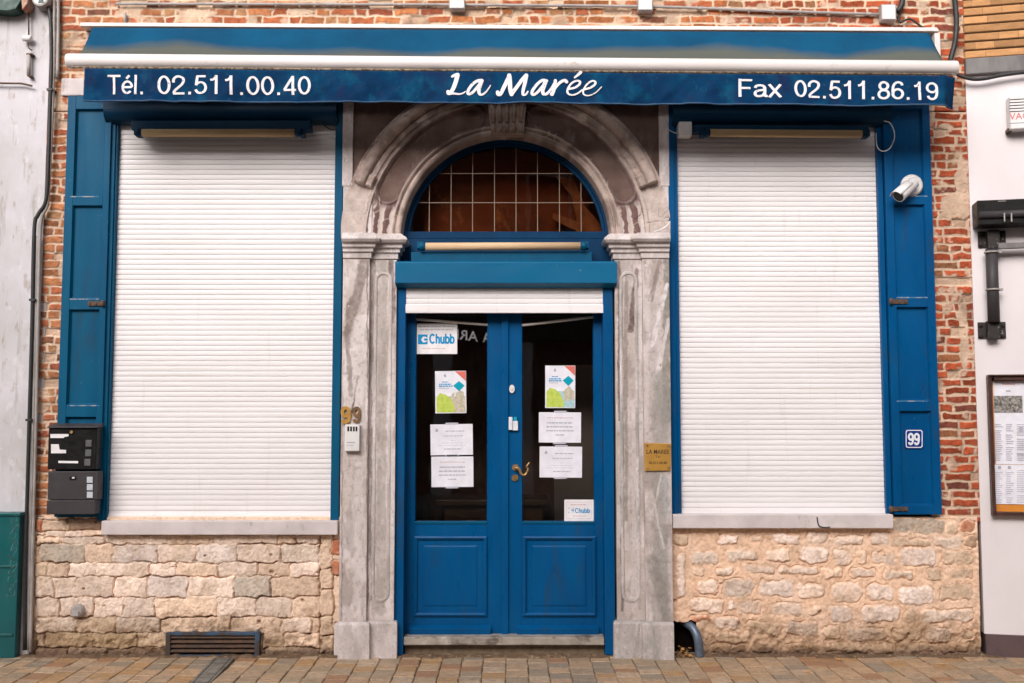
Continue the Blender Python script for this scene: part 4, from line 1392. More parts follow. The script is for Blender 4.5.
# folded wooden leaves
leaves = [dict(x0=61.2, x1=105.8, p0=69.5, p1=99.5, top=96, bot=517, ops=[(109, 196), (205.5, 298.5), (309.5, 405), (417, 506)], mat='bluelit'),
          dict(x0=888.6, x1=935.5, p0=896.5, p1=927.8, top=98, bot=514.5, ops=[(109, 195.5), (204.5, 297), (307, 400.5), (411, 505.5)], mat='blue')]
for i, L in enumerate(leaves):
    m = MB()
    yf = -.055
    x0, x1 = WX(L['x0'], 300, yf), WX(L['x1'], 300, yf)
    ops = [(WX(L['p0'], 300, yf), WX(L['p1'], 300, yf), WZ(b, yf), WZ(a, yf)) for a, b in L['ops']]
    framed(m, x0, x1, WZ(L['bot'], yf), WZ(L['top'], yf), ops, yf, -.012, 0.026, 0.010)
    lf = m.build("wooden_shutter", M[L['mat']], bld, bevel=0.0025)
    # paint worn to bare wood on the ledges of the rails
    for (ya, yb2) in L['ops'][:-1]:
        wn = MB(); wn.pbox(L['p0'] + .3, yb2 + .1, L['p1'] - .3, yb2 + 1.1, yf - .0016, yf + .01)
        wn.build("worn_ledge", surf("worn_paint_ledge", (0.05, 0.17, 0.30), (0.36, 0.33, 0.33), 30, 0.7, 90, 0.3, lo=0.5, hi=0.6), lf)
    hs = [303.5] if i == 0 else [301.5, 509]
    for hy in hs:
        h = MB()
        if i == 0:
            a, b = 88, 104.5
        else:
            a, b = 889.5, 908
        h.pbox(a, hy - 2.2, b, hy + 2.2, yf - .010, yf - .0015)
        for pxx in (a + 2, (a + b) / 2, b - 3):
            cxx, czz = W(pxx, hy, yf)
            h.cyl((cxx, yf - .010, czz), (cxx, yf - .017, czz), .010, 10)
        kx = WX(b - 1 if i == 0 else a + 1, hy, yf)
        h.cyl((kx, yf - .012, WZ(hy + 3, yf)), (kx, yf - .012, WZ(hy - 3, yf)), .012, 10)
        h.build("hinge", M['iron'], lf)
# stone padding block under awning end on the left
pb = MB(); pb.pbox(61, 78, 84, 95.5, -.03, 0.0); pb.build("stone_block", M['sill'], bld, bevel=.008)

# ================================================================== AWNING
aw = thing("shop_awning", "long retracted blue awning with white front bar and white phone and fax lettering", "awning", (0, -.1, WZ(90)))
rail = MB()
rail.pprism([(80, 22.3), (937, 27.3), (940, 31.3), (80, 26.0)], -0.10, -0.0)
rail.build("wall_rail", M['bar'], aw, bevel=.004)
YB = -0.44
# cloth from roller to bar, gently waved
nx, ny = 220, 26
ta, tb = W(92, 27.5, -.11), W(929, 33, -.11)
ba, bb_ = W(77, 58, YB), W(946, 65, YB)
U, Vv = np.meshgrid(np.linspace(0, 1, nx), np.linspace(0, 1, ny))
PX = (ta[0] * (1 - U) + tb[0] * U) * (1 - Vv) + (ba[0] * (1 - U) + bb_[0] * U) * Vv
PZ = (ta[1] * (1 - U) + tb[1] * U) * (1 - Vv) + (ba[1] * (1 - U) + bb_[1] * U) * Vv
PY = -.11 + (YB + .11) * Vv
sag = np.sin(math.pi * Vv) * (0.016 + 0.010 * np.sin(U * 37) + 0.018 * (fbm(U * 10, Vv, 1.2, 3, 3) - .5))
PZ -= sag * 0.7; PY += sag * 0.5
fo_ = grid_mesh("canopy_cloth", np.stack([PX, PY, PZ], -1)[::-1], np.zeros((ny, nx, 3)), M['grimefabric'], aw)
at = fo_.data.attributes.new("along", 'FLOAT', 'POINT')
at.data.foreach_set("value", Vv[::-1].astype(np.float32).ravel())
solid(fo_, .0015)
# front bar
p0, p1 = W(67.5, 61, YB), W(956.5, 68.2, YB)
bar = MB()
rb = 0.050
bar.tube([(p0[0], YB, p0[1]), (p1[0], YB, p1[1])], rb, 24)
bar.build("front_bar", M['bar'], aw, bevel=.006)
seam = MB()
q0, q1 = W(72, 67.2, YB - .03), W(952, 74.4, YB - .03)
seam.tube([(q0[0], YB - .03, q0[1]), (q1[0], YB - .03, q1[1])], .008, 8)
seam.build("keder_strip", surf("grimy_keder", (0.34, 0.27, 0.19), (0.09, 0.06, 0.04), 40, .8, 100, .2, lo=.42, hi=.58), aw)
# arms behind the valance
for s_, (xa, xb) in enumerate(((88, 190), (936, 830))):
    a = W(xa, 92, -.1); b = W(xb, 75, YB + .06)
    arm = MB(); arm.tube([(a[0], -.06, a[1]), (b[0], YB + .06, b[1])], .028, 10); arm.build("folding_arm", M['black'], aw)
eb = MB(); eb.pbox(935, 33, 940.5, 56, -.10, -.02); eb.build("end_bracket", M['bar'], aw, bevel=.004)
# valance
YV = YB - .052
nx, ny = 420, 18
va, vb = W(84.5, 68.5, YV), W(957, 76, YV)
vc, vd = W(83.5, 101.4, YV), W(957.5, 106.4, YV)
U, Vv = np.meshgrid(np.linspace(0, 1, nx), np.linspace(0, 1, ny))
PX = (va[0] * (1 - U) + vb[0] * U) * (1 - Vv) + (vc[0] * (1 - U) + vd[0] * U) * Vv
PZ = (va[1] * (1 - U) + vb[1] * U) * (1 - Vv) + (vc[1] * (1 - U) + vd[1] * U) * Vv
wav = (fbm(U * 14, Vv * 0.6, 1.0, 40, 3) - .5) * 0.030 + 0.006 * np.sin(U * 60 + 2 * np.sin(U * 11))
def vwave(U, Vv): return ((fbm(U * 14, Vv * 0.6, 1.0, 40, 3) - .5) * 0.050 + (fbm(U * 45 + Vv * 1.5, Vv * 0.8, 1.0, 44, 3) - .5) * 0.030 + 0.006 * np.sin(U * 60 + 2 * np.sin(U * 11))) * (0.15 + Vv)
PY = YV + vwave(U, Vv)
# last hand's width at the right end is rolled back on itself
en = sst(0.973, 1.0, U)
PY = PY + 0.07 * en ** 1.5 * (0.4 + 0.6 * Vv) - 0.022 * np.exp(-((U - 0.9855) / 0.006) ** 2)
PZ += (0.018 * (fbm(U * 22, U * 0, 1.0, 50, 4) - .5)) * Vv
vo = grid_mesh("valance", np.stack([PX, PY, PZ], -1)[::-1], np.zeros((ny, nx, 3)), M['valance'], aw)
solid(vo, .002)
hm = MB()
hm.tube([(PX[-1, k], PY[-1, k] - .002, PZ[-1, k] + .006) for k in range(0, nx, 2)], .0055, 6)
hm.build("hem", M['hem'], aw)


def on_valance(mb_list):
    """lay flat lettering onto the waving cloth"""
    out = []
    for (x_, y_, z_) in mb_list:
        u = (x_ - va[0]) / (vb[0] - va[0])
        zt = va[1] * (1 - u) + vb[1] * u; zb_ = vc[1] * (1 - u) + vd[1] * u
        v_ = (zt - z_) / (zt - zb_)
        y2 = YV + float(vwave(np.array([u]), np.array([v_]))[0])
        out.append((x_, y2 - .0045 + (y_ - YV), z_))
    return out


def lettering(name, parts):
    for body, q, off in parts:
        t = MB()
        grot_quad(t, body, q, YV, off)
        t.v = on_valance(t.v)
        solid(t.build(name, M['letter'], aw), .0012)


lettering("phone_lettering", [("Tél.", (107.5, 74.5, 143, 75.0, 94.2, 94.5), 0.108), ("02.511.00.40", (157.5, 75.3, 311, 76.3, 94.4, 95), 0.108)])
lettering("fax_lettering", [("Fax", (738.3, 79, 781.5, 79.6, 97.2, 97.9), 0.112), ("02.511.86.19", (794, 79.8, 938, 82.2, 98, 101), 0.112)])

strokes = []
o1, o2 = (440, 66), (520, 66)
K = 11.378
def S1(pts, w0=18, w1=18): strokes.append(([(o1[0] + a / K, o1[1] + b / K) for a, b in pts], w0 / K, w1 / K))
def S2(pts, w0=18, w1=18): strokes.append(([(o2[0] + a / K, o2[1] + b / K) for a, b in pts], w0 / K, w1 / K))
S1([(140, 125), (165, 112), (200, 104)], 12, 18)
S1([(200, 108), (180, 190), (150, 270), (118, 318)], 21, 19)
S1([(92, 300), (100, 326), (150, 322), (220, 328), (262, 318), (290, 298)], 16, 5)
S1([(482, 170), (440, 168), (380, 205), (330, 270), (318, 315), (335, 328), (375, 305), (430, 240), (478, 180)], 15, 13)
S1([(470, 175), (452, 235), (442, 290), (455, 328), (490, 325), (535, 285), (575, 225)], 22, 5)
S1([(655, 298), (662, 325), (690, 318), (735, 230), (790, 118)], 16, 20)
S1([(788, 112), (795, 190), (800, 270), (815, 325)], 21, 20)
S1([(815, 322), (870, 250), (930, 165), (975, 112)], 19, 16)
S1([(980, 112), (965, 200), (945, 290), (945, 335), (975, 335), (998, 302)], 20, 7)
S2([(305, 172), (255, 168), (195, 215), (145, 285), (135, 325), (155, 338), (195, 312), (250, 245), (298, 185)], 15, 13)
S2([(290, 180), (270, 240), (257, 290), (268, 328), (305, 322), (350, 270), (395, 190)], 21, 10)
S2([(402, 168), (398, 220), (380, 285), (362, 328)], 15, 19)
S2([(372, 300), (410, 240), (455, 190), (505, 165), (530, 182)], 12, 17)
S2([(560, 262), (620, 250), (672, 215), (680, 180), (640, 172), (585, 200), (545, 260), (540, 305), (565, 330), (610, 332), (660, 312), (705, 278)], 12, 8)
S2([(622, 134), (655, 108), (688, 78)], 9, 16)
S2([(730, 270), (795, 255), (848, 220), (855, 188), (820, 176), (765, 210), (722, 275), (720, 320), (748, 342), (795, 342), (860, 310), (925, 245)], 12, 5)
sc_ = MB()
for n_, (pts, w0, w1) in enumerate(strokes):
    c = catmull(pts, 7)
    L, Rr = [], []
    for k, p in enumerate(c):
        a = c[max(0, k - 1)]; b = c[min(len(c) - 1, k + 1)]
        t = (b - a); t = t / max(1e-6, np.hypot(*t))
        nrm = np.array([-t[1], t[0]])
        u = k / (len(c) - 1)
        wd = (w0 * (1 - u) + w1 * u) * (1.0 + 0.20 * abs(t[1]))
        L.append(p + nrm * wd); Rr.append(p - nrm * wd)
    # round ends
    vs, fs = [], []
    for k in range(len(c)):
        yv = YV - .0006 * n_ / 4 - .0022 * k / len(c)
        for q in (L[k], Rr[k]):
            xx, zz = W(q[0], q[1], YV)
            vs.append((xx, yv, zz))
    for k in range(len(c) - 1):
        fs.append((2 * k, 2 * k + 1, 2 * k + 3, 2 * k + 2))
    for e, sgn, wd in ((0, -1, w0), (len(c) - 1, 1, w1)):
        p = c[e]; q = c[min(e + 1, len(c) - 1)] - c[max(0, e - 1)]
        q = q / np.hypot(*q) * sgn
        base_a = math.atan2((L[e] - p)[1], (L[e] - p)[0]); rad_ = np.hypot(*(L[e] - p))
        ids = []
        cross = (L[e] - p)[0] * q[1] - (L[e] - p)[1] * q[0]
        sg = 1 if cross > 0 else -1
        for kk in range(0, 9):
            ang = base_a + sg * math.pi * kk / 8
            pt = p + rad_ * np.array([math.cos(ang), math.sin(ang)])
            xx, zz = W(pt[0], pt[1], YV)
            ids.append(len(vs)); vs.append((xx, YV - .0006 * n_ / 4 - .0022 * e / len(c) - .0001, zz))
        fs.append(ids)
    sc_.add(vs, fs)
sc_.v = on_valance(sc_.v)
sc_.build("script_lettering", M['letter'], aw)


# ================================================================== SMALL ROLLED BLINDS
def blind(label, bx0, bx1, by0, by1, r0, r1, ry, tilt, yb, bright, mat_roll):
    a = W((bx0 + bx1) / 2, by1, yb)
    t = thing("rolled_blind", label, "sun blind", (a[0], yb, a[1]), "small rolled sun blinds")
    c = MB(); c.pprism([(bx0, by0), (bx1, by0 + tilt), (bx1, by1 + tilt), (bx0, by1)], yb - .01, yb + .09)
    c.build("casing", M['bluelit' if bright else 'bluedark'], t, bevel=.004)
    p, q = W(r0, ry, yb), W(r1, ry + tilt, yb)
    r = MB(); r.tube([(p[0], yb - .03, p[1]), (q[0], yb - .03, q[1])], 0.028, 20)
    r.build("cloth_roll", mat_roll, t)
    for xa, s in ((r0, -1), (r1, 1)):
        k = MB()
        pc = W(xa + s * 6, ry + (tilt if s > 0 else 0), yb)
        pe = W(xa, ry + (tilt if s > 0 else 0), yb)
        k.tube([(pe[0], yb - .03, pe[1]), (pe[0] + s * .02, yb - .03, pe[1]), (pc[0], yb - .03, pc[1])], [.024, .034, .030], 14)
        k.box(pc[0] - .018, pc[0] + .018, yb - .035, yb + .06, pc[1] - .014, pc[1] + .034)
        k.build("bracket", M['bluelit' if bright else 'bluedark'], t, bevel=.003)
    return t


CREAM2 = surf("grubby_cream_cloth", (0.50, 0.36, 0.20), (0.40, 0.27, 0.15), 5, 0.8, 200, 0.2, (0.3, 1, 1), spec=0.15)
blind("rolled cream sun blind in a dark navy case above the left white shutter", 131, 310, 120.5, 129.5, 144, 296, 134.2, 0.0, -.125, False, CREAM2)
blind("rolled yellowish sun blind in a dark navy case above the right white shutter", 694, 869, 124.5, 131.5, 709, 860, 134.2, 1.2, -.125, False, CREAM2)
blind("rolled beige sun blind with bright blue ends directly over the entrance door", 411, 592, 252, 262, 426, 580, 247.3, -.5, -.07, True, M['cream'])

# ================================================================== PAPERS ON THE DOOR GLASS
YP = YD + .0235


def sheet(name, label, cat, q, mats, draw, group=None):
    """q: px x0,y0,x1,y1 and a slight rotation in degrees"""
    x0, y0, x1, y1, rot = q
    cx, cy = (x0 + x1) / 2, (y0 + y1) / 2
    c = W(cx, cy, YP)
    t = MB()
    ca, sa = math.cos(math.radians(rot)), math.sin(math.radians(rot))

    def P(u, v):     # u,v in 0..1 of the sheet, v down
        dx, dy = (u - .5) * (x1 - x0), (v - .5) * (y1 - y0)
        return W(cx + dx * ca - dy * sa, cy + dx * sa + dy * ca, YP)

    def poly(uv, mi, lift):
        t.prism([P(u, v) for u, v in uv], YP - .001 - lift, YP - .0002 - lift + .0006, mi)

    def rect(u0, v0, u1, v1, mi, lift=.0008):
        poly([(u0, v1), (u1, v1), (u1, v0), (u0, v0)], mi, lift)

    def text(body, u0, v0, u1, v1, mi, off=0.0, lift=.0014):
        def place(u, v, lf):
            xx, zz = P(u0 + (u1 - u0) * u, v1 + (v0 - v1) * v)
            return (xx, YP - .001 - lift - lf, zz)
        grot_on(lambda a, b: t.add(a, b, mi), body, place, off)
    t.prism([P(0, 1), P(1, 1), P(1, 0), P(0, 0)], YP - .001, YP, 0)
    if name == 'notice':
        rect(.36, -.05, .66, .012, 2, .0012); rect(.34, .985, .64, 1.045, 2, .0012)
    draw(rect, poly, text)
    org = (c[0], YP, c[1])
    t.v = [(a - org[0], b - org[1], d - org[2]) for a, b, d in t.v]
    o = t.build(name, mats)
    o.location = org
    tag(o, label, cat, group)
    return o


def lines(rect, rows, mi, h=0.028):
    """rows of broken strokes: print too small to read"""
    for (v, u0, u1) in rows:
        u = u0
        while u < u1 - .01:
            l = random.uniform(.03, .11)
            rect(u, v, min(u + l, u1), v + h, mi)
            u += l + .016


def draw_notice_a(rect, poly, text):      # lettered notice with small emblem
    poly([(.11, .22), (.15, .12), (.19, .20), (.16, .25)], 1, .0008)
    lines(rect, [(.21, .36, .80)], 1, .03)
    lines(rect, [(.37, .30, .78)], 1, .022)
    lines(rect, [(.52, .48, .58), (.60, .26, .76)], 2, .016)
    lines(rect, [(.68, .18, .82)], 2, .014)
    lines(rect, [(.79, .32, .72)], 1, .03)


def draw_notice_b(rect, poly, text):
    lines(rect, [(.17, .20, .80)], 3, .025)
    lines(rect, [(.33, .20, .80), (.46, .18, .82), (.59, .18, .82)], 1, .038)
    lines(rect, [(.73, .40, .60)], 1, .035)


def poster(scene):
    def draw(rect, poly, text):
        m_b = 6 if scene else 5
        rect(.05, .60, .97, .98, m_b)
        poly([(.04, .98), (.04, .62), (.16, .52), (.34, .56), (.50, .66), (.62, .86), (.62, .98)], 2, .0014)
        if scene == 0:
            poly([(.52, .56), (.62, .50), (.62, .72), (.52, .70)], 5, .0014)
            poly([(.66, .52), (.80, .46), (.92, .50), (.92, .80), (.66, .78)], 5, .0012)
        else:
            poly([(.60, .60), (.80, .48), (.97, .62), (.97, .78), (.66, .86)], 5, .0012)
        poly([(.64, .01), (.99, .01), (.99, .24)], 3, .0012)
        poly([(.58, .35), (.77, .24), (.95, .35), (.77, .48)], 4, .0016)
        lines(rect, [(.30, .68, .86), (.36, .66, .88), (.40, .72, .84)], 0, .014)
        poly([(.27, .11), (.33, .06), (.37, .12), (.33, .16)], 1, .0008)
        lines(rect, [(.25, .22, .42)], 7, .02)
        lines(rect, [(.30, .13, .52), (.345, .12, .56)], 7, .028)
        lines(rect, [(.40, .13, .46)], 1, .016)
    return draw


PM = [M['paper'], M['ink'], M['green'], M['coral'], M['teal'], M['tanprint'], M['aquaprint'], M['cyan']]
G_N = "white notices on the door"
sheet("poster", "tourist poster with a yellow green hill and blue diamond on left door glass", "poster", (435.2, 371, 466.2, 413.2, -.6), PM, poster(0), "posters on the door")
sheet("poster", "greener tourist poster with blue diamond and trees on right door glass", "poster", (545.2, 365.6, 575.2, 408, .2), PM, poster(1), "posters on the door")
NM = [M['paper'], M['ink'], M['inkpale'], M['inkred']]
sheet("notice", "white notice with a small emblem directly under the poster on left door glass", "notice", (430.5, 424.2, 472.8, 455, -.8), NM, draw_notice_a, G_N)
sheet("notice", "lowest white notice with reddish heading on the left door glass", "notice", (431.4, 456.5, 473.4, 487, -.4), NM, draw_notice_b, G_N)
sheet("notice", "white notice with reddish heading directly under the greener poster on right door glass", "notice", (538.8, 412.3, 581, 442.6, .3), NM, draw_notice_b, G_N)
sheet("notice", "white notice with a small emblem beside the brass handle on right door glass", "notice", (539.6, 446.6, 582, 477.5, .4), NM, draw_notice_a, G_N)


def draw_chubb(worn):
    def draw(rect, poly, text):
        if not worn:
            lines(rect, [(.08, .05, .94)], 1, .035); lines(rect, [(.19, .10, .90)], 1, .03)
            ci = 2
            poly([(.05, .36), (.28, .36), (.28, .47), (.22, .43), (.17, .43), (.13, .50), (.13, .55), (.17, .62), (.22, .62), (.28, .57), (.28, .68), (.05, .68)], ci, .0010)
            rect(.20, .49, .285, .56, ci, .0018)
            text("Chubb", .32, .34, .94, .66, ci, 0.20)
            lines(rect, [(.81, .15, .70)], 3, .02)
        else:
            # pink rule round the edge
            rect(.07, .12, .93, .13, 3); rect(.07, .88, .93, .89, 3); rect(.07, .14, .075, .87, 3); rect(.925, .14, .93, .87, 3)
            lines(rect, [(.22, .22, .76)], 3, .04)
            ci = 2
            rect(.23, .47, .33, .51, ci, .0012); rect(.29, .38, .31, .60, ci, .0018)
            rect(.14, .38, .17, .42, ci, .0012); rect(.14, .58, .17, .62, ci, .0012)
            text("Chubb", .36, .40, .88, .62, ci, 0.16)
            lines(rect, [(.75, .28, .74)], 3, .03)
    return draw


sheet("alarm_sticker", "larger white alarm sticker with blue Chubb wordmark at top of left door glass", "sticker", (416, 323.5, 457.2, 354, 0.0), [M['sticker'], M['ink'], M['cyan'], M['inkred']], draw_chubb(False), "alarm company stickers")
sheet("alarm_sticker", "small worn alarm sticker with blue Chubb wordmark in bottom corner of right door glass", "sticker", (564.3, 499.6, 593.6, 521, 0.0), [M['sticker'], M['ink'], M['cyan'], M['inkred']], draw_chubb(True), "alarm company stickers")

# ================================================================== FITTINGS ON THE FRONT
# mailboxes
def mailbox_frame(px, py, y): a = W(px, py, y); return (a[0], y, a[1])


mbx = thing("mailbox", "black mailbox with white labels and grey squares, mounted over a grey one", "mailbox", mailbox_frame(73, 469, -.06), "mailboxes on the left shutter")
b = MB()
yf, yb = -.145, -.057
x0, x1 = WX(48, 448, yf), WX(96.5, 448, yf)
b.box(x0, x1, yf, yb, WZ(469.5, yf), WZ(428, yf)); b.build("body", M['black'], mbx, bevel=.005)
b = MB()
za, zb_ = WZ(427.8, yf), WZ(424.2, yf)
b.add([(x0 - .006, yf - .018, za), (x1 + .008, yf - .018, za), (x1 + .008, yb, za + .002), (x0 - .006, yb, za + .002), (x0 - .006, yf - .016, za + .008), (x1 + .008, yf - .016, za + .008), (x1 + .008, yb, zb_ + .006), (x0 - .006, yb, zb_ + .006)],
      [(0, 3, 2, 1), (4, 5, 6, 7), (0, 1, 5, 4), (1, 2, 6, 5), (2, 3, 7, 6), (3, 0, 4, 7)])
b.build("lid", M['darkgrey'], mbx, bevel=.003)
b = MB()
b.pprism([(50.3, 434), (68.5, 434), (68.5, 436.3), (64, 437), (64, 438), (50.3, 438)], yf - .0025, yf + .001)
b.pprism([(51, 444.2), (58.7, 444.2), (59.5, 449.5), (66, 450), (66, 453.3), (51, 453.3)], yf - .0025, yf + .001)
b.pprism([(58.3, 460.8), (78, 461.1), (78, 463.3), (58.3, 463)], yf - .0025, yf + .001)
b.build("paper_label", M['sticker'], mbx)
for k, (xa, ya) in enumerate(((85.5, 440), (85.2, 449.6), (84.3, 459))):
    b = MB(); b.pbox(xa, ya, xa + 6, ya + 6.6, yf - .004, yf - .0005); b.build("square_window", M['midgrey'], mbx, bevel=.001)
b = MB(); c = W(72, 432, yf); b.cyl((c[0], yf, c[1]), (c[0], yf - .012, c[1]), .011, 16); b.build("lock", M['bronze'], mbx)

mg = thing("mailbox", "dark grey mailbox with three pale squares, hanging directly below the black one", "mailbox", mailbox_frame(73, 514, -.06), "mailboxes on the left shutter")
b = MB()
yf2 = -.138
x0, x1 = WX(47.5, 490, yf2), WX(98, 490, yf2)
b.box(x0, x1, yf2, yb, WZ(499.8, yf2), WZ(471.3, yf2)); b.build("body", M['darkgrey'], mg, bevel=.005)
b = MB(); b.box(x0, WX(96, 490, yf2), yf2 - .006, yb, WZ(514.2, yf2), WZ(500.3, yf2)); b.build("newspaper_tray", M['darkgrey'], mg, bevel=.004)
b = MB(); b.pbox(69.5, 476.5, 76, 480, yf2 - .004, yf2 - .0005); b.build("lock", M['black'], mg, bevel=.001)
b = MB(); b.pbox(72, 477, 74.5, 478.6, yf2 - .006, yf2 - .0042); b.build("lock_cover", M['whiteplastic'], mg)
for ya in (476.8, 484.2, 491.8):
    b = MB(); b.pbox(86.8, ya, 92.6, ya + 6, yf2 - .004, yf2 - .0005); b.build("square_window", M['paleglass'], mg, bevel=.001)


# brass numerals and intercom
def nine(name, label, q, y, mat, group, hollow=False):
    x0, y0, x1, y1 = q
    t = MB()
    grot_quad(t, "9", (x0, y0, x1, y0, y1, y1), y, .20)
    c = W((x0 + x1) / 2, y1, y)
    org = (c[0], y, c[1])
    t.v = [(a - org[0], b_ - org[1], d - org[2]) for a, b_, d in t.v]
    o = t.build(name, mat)
    o.location = org
    solid(o, .016 if not hollow else .010)
    return tag(o, label, "house number", group)


nine("brass_numeral", "bright solid brass number nine on the left door pilaster", (340.7, 406.8, 351, 423.4), YO - .012, M['brass'], "brass house numbers")
nine("brass_numeral", "dull brass number nine with hollow dark face, right above the intercom", (352.4, 407, 361, 422.6), YO - .010, surf("tarnished_brass", (0.34, 0.19, 0.08), (0.10, 0.06, 0.035), 22, 0.5, 80, 0.2, metal=0.5), "brass house numbers", True)
c = W(352, 452, YO)
it = thing("intercom", "small white intercom box on the left pilaster under brass numbers", "intercom", (c[0], YO, c[1]))
b = MB(); b.pbox(344.6, 424.5, 359.5, 451.3, YO - .045, YO - .0005); b.build("housing", M['whiteplastic'], it, bevel=.006)
b = MB()
for xa in (347.4, 350.2, 353, 355.6):
    b.pbox(xa, 426.6, xa + 1.7, 431.3, YO - .047, YO - .044)
b.build("speaker_grille", M['black'], it)
b = MB(); b.pbox(346.8, 442, 355, 443, YO - .0462, YO - .044); b.build("name_strip", M['ink'], it); b = MB(); b.pbox(346.8, 445, 353.5, 445.6, YO - .0462, YO - .044); b.build("name_strip", M['ink'], it)
# cord under the arch capital and loop at the right window
# plaque
c = W(657.5, 471, YO)
pq = thing("brass_plaque", "square brass plaque engraved with the restaurant name on right door pilaster", "plaque", (c[0], YO, c[1]))
b = MB(); b.pprism([(644.2, 443), (671, 443.6), (670.6, 470.6), (644.8, 471)], YO - .016, YO - .0005); b.build("plate", M['brass'], pq, bevel=.002)
M['engraved'] = plain("engraved_black", (0.06, 0.03, 0.012), 0.6)
b = MB()
text_on(b, "LA MAREE", (646.6, 449.4, 669, 449.6, 453.8, 454), YO - .0168, 0, 0.012)
solid(b.build("engraving", M['engraved'], pq), .0008); b = MB()
text_on(b, "Tél", (655, 455.6, 660.2, 455.6, 457.8, 457.8), YO - .0168, 0, 0.0)
solid(b.build("engraving", M['engraved'], pq), .0008); b = MB()
text_on(b, "02.511.00.40", (649, 461.4, 667, 461.5, 464.0, 464.1), YO - .0168, 0, 0.01)
solid(b.build("engraving", M['engraved'], pq), .0008)
for (xa, ya) in ((647, 445.4), (668.4, 445.8), (647.4, 468), (668, 467.8)):
    b = MB(); c = W(xa, ya, YO); b.cyl((c[0], YO - .016, c[1]), (c[0], YO - .021, c[1]), .008, 12); b.build("screw", M['bronze'], pq)
# enamel number plate
YL = -.055 + .026
c = W(913.5, 449, YL)
npl = thing("number_plate", "small navy enamel plate with white 99 on the lowest right shutter panel", "house number", (c[0], YL, c[1]))


def rrect(x0, y0, x1, y1, r, y):
    p = []
    for (cx, cy, a0) in ((x1 - r, y0 + r, -90), (x1 - r, y1 - r, 0), (x0 + r, y1 - r, 90), (x0 + r, y0 + r, 180)):
        for k in range(6):
            t = math.radians(a0 + 90 * k / 5)
            p.append(W(cx + r * math.cos(t), cy + r * math.sin(t), y))
    return p


b = MB(); b.prism(rrect(904.3, 429, 923, 448.7, 2.6, YL), YL - .008, YL - .0005); b.build("plate", M['plate'], npl, bevel=.002)
b = MB()
oo = rrect(905.2, 429.9, 922.1, 447.8, 2.2, YL); ii_ = rrect(906.1, 430.8, 921.2, 446.9, 1.7, YL)
n = len(oo)
b.add([(p[0], YL - .0088, p[1]) for p in oo] + [(p[0], YL - .0088, p[1]) for p in ii_], [(k, (k + 1) % n, n + (k + 1) % n, n + k) for k in range(n)])
solid(b.build("border", M['enamel'], npl), .001)
b = MB()
grot_quad(b, "99", (907.8, 433.2, 919.8, 433.2, 444.9, 444.9), YL - .0088, .19)
solid(b.build("digits", M['enamel'], npl), .001)
# security camera
yc = -.03
c = W(911, 186, yc)
sec = thing("security_camera", "white bullet security camera pointing down left from the right blue shutter", "camera", (c[0], yc, c[1]))
b = MB(); b.tube([(c[0], yc, c[1]), (c[0], yc - .02, c[1]), (c[0], yc - .035, c[1])], [.080, .080, .062], 32); b.build("mount", M['whiteplastic'], sec)
a = W(914, 182.5, -.09); e = W(898.5, 196.2, -.16)
bd = MB()
pa, pe = Vector((a[0], -.09, a[1])), Vector((e[0], -.16, e[1]))
dr = (pe - pa)
bd.tube([pa, pa + dr * .02, pa + dr * .92, pe], [.036, .042, .046, .046], 24)
bd.cyl((c[0], yc - .03, c[1]), pa + dr * .25, .022, 14)
bd.build("body", M['whiteplastic'], sec)
ln = MB(); ln.cyl(pe, pe + dr.normalized() * .004, .038, 24); ln.build("lens", M['black'], sec)
vz = MB()
up = Vector((0, 0, 1)); side = dr.normalized().cross(up).normalized(); nrm = side.cross(dr.normalized())
vv = []
for k in range(9):
    t = math.radians(-70 + 140 * k / 8)
    off = side * math.sin(t) * .050 + nrm * math.cos(t) * .050
    vv += [pa + dr * .3 + off, pa + dr * 1.12 + off]
vz.add(vv, [(2 * k, 2 * k + 1, 2 * k + 3, 2 * k + 2) for k in range(8)], 0, True)
solid(vz.build("sun_visor", M['whiteplastic'], sec), .003)
# vent grille
gy = -.055
gv = thing("vent_grille", "low rusty blue iron ventilation grille with horizontal bars at the foot of the wall", "grille", ((GR[0] + GR[1]) / 2, -.05, 0))
b = MB()
x0, x1, z0, z1 = GR[0], GR[1], 0.004, GR[3]
for (a, c_, d, e_) in ((x0, x0 + .035, z0, z1), (x1 - .035, x1, z0, z1), (x0 + .035, x1 - .035, z1 - .022, z1), (x0 + .035, x1 - .035, z0, z0 + .012)):
    b.box(a, c_, gy, gy + .05, d, e_)
b.build("frame", M['blueiron'], gv, bevel=.004)
for k in range(4):
    zz = z0 + .012 + (z1 - z0 - .034) * (k + 0.6) / 4.2
    b = MB()
    b.add([(x0 + .034, gy + .006, zz), (x1 - .034, gy + .006, zz), (x1 - .034, gy + .04, zz + .016), (x0 + .034, gy + .04, zz + .016), (x0 + .034, gy + .006, zz + .008), (x1 - .034, gy + .006, zz + .008), (x1 - .034, gy + .04, zz + .024), (x0 + .034, gy + .04, zz + .024)],
          [(0, 3, 2, 1), (4, 5, 6, 7), (0, 1, 5, 4), (1, 2, 6, 5), (2, 3, 7, 6), (3, 0, 4, 7)])
    b.build("bar", M['iron'], gv)
# elbow pipe
b = MB()
pts = [W(684, 622.5, .04), W(688, 624.5, 0), W(693, 628.5, -.03), W(697, 636, -.05), W(698.5, 645, -.055), W(699.5, 657, -.055)]
ys = [.08, .02, -.02, -.05, -.06, -.06]
cc = catmull([(p[0], y_, p[1]) for p, y_ in zip(pts, ys)], 6)
b.tube(cc, .030, 14)
o = b.build("elbow_pipe", M['steel'])
tag(o, "bent blue grey steel pipe coming out of the wall hole beside the door plinth", "pipe")
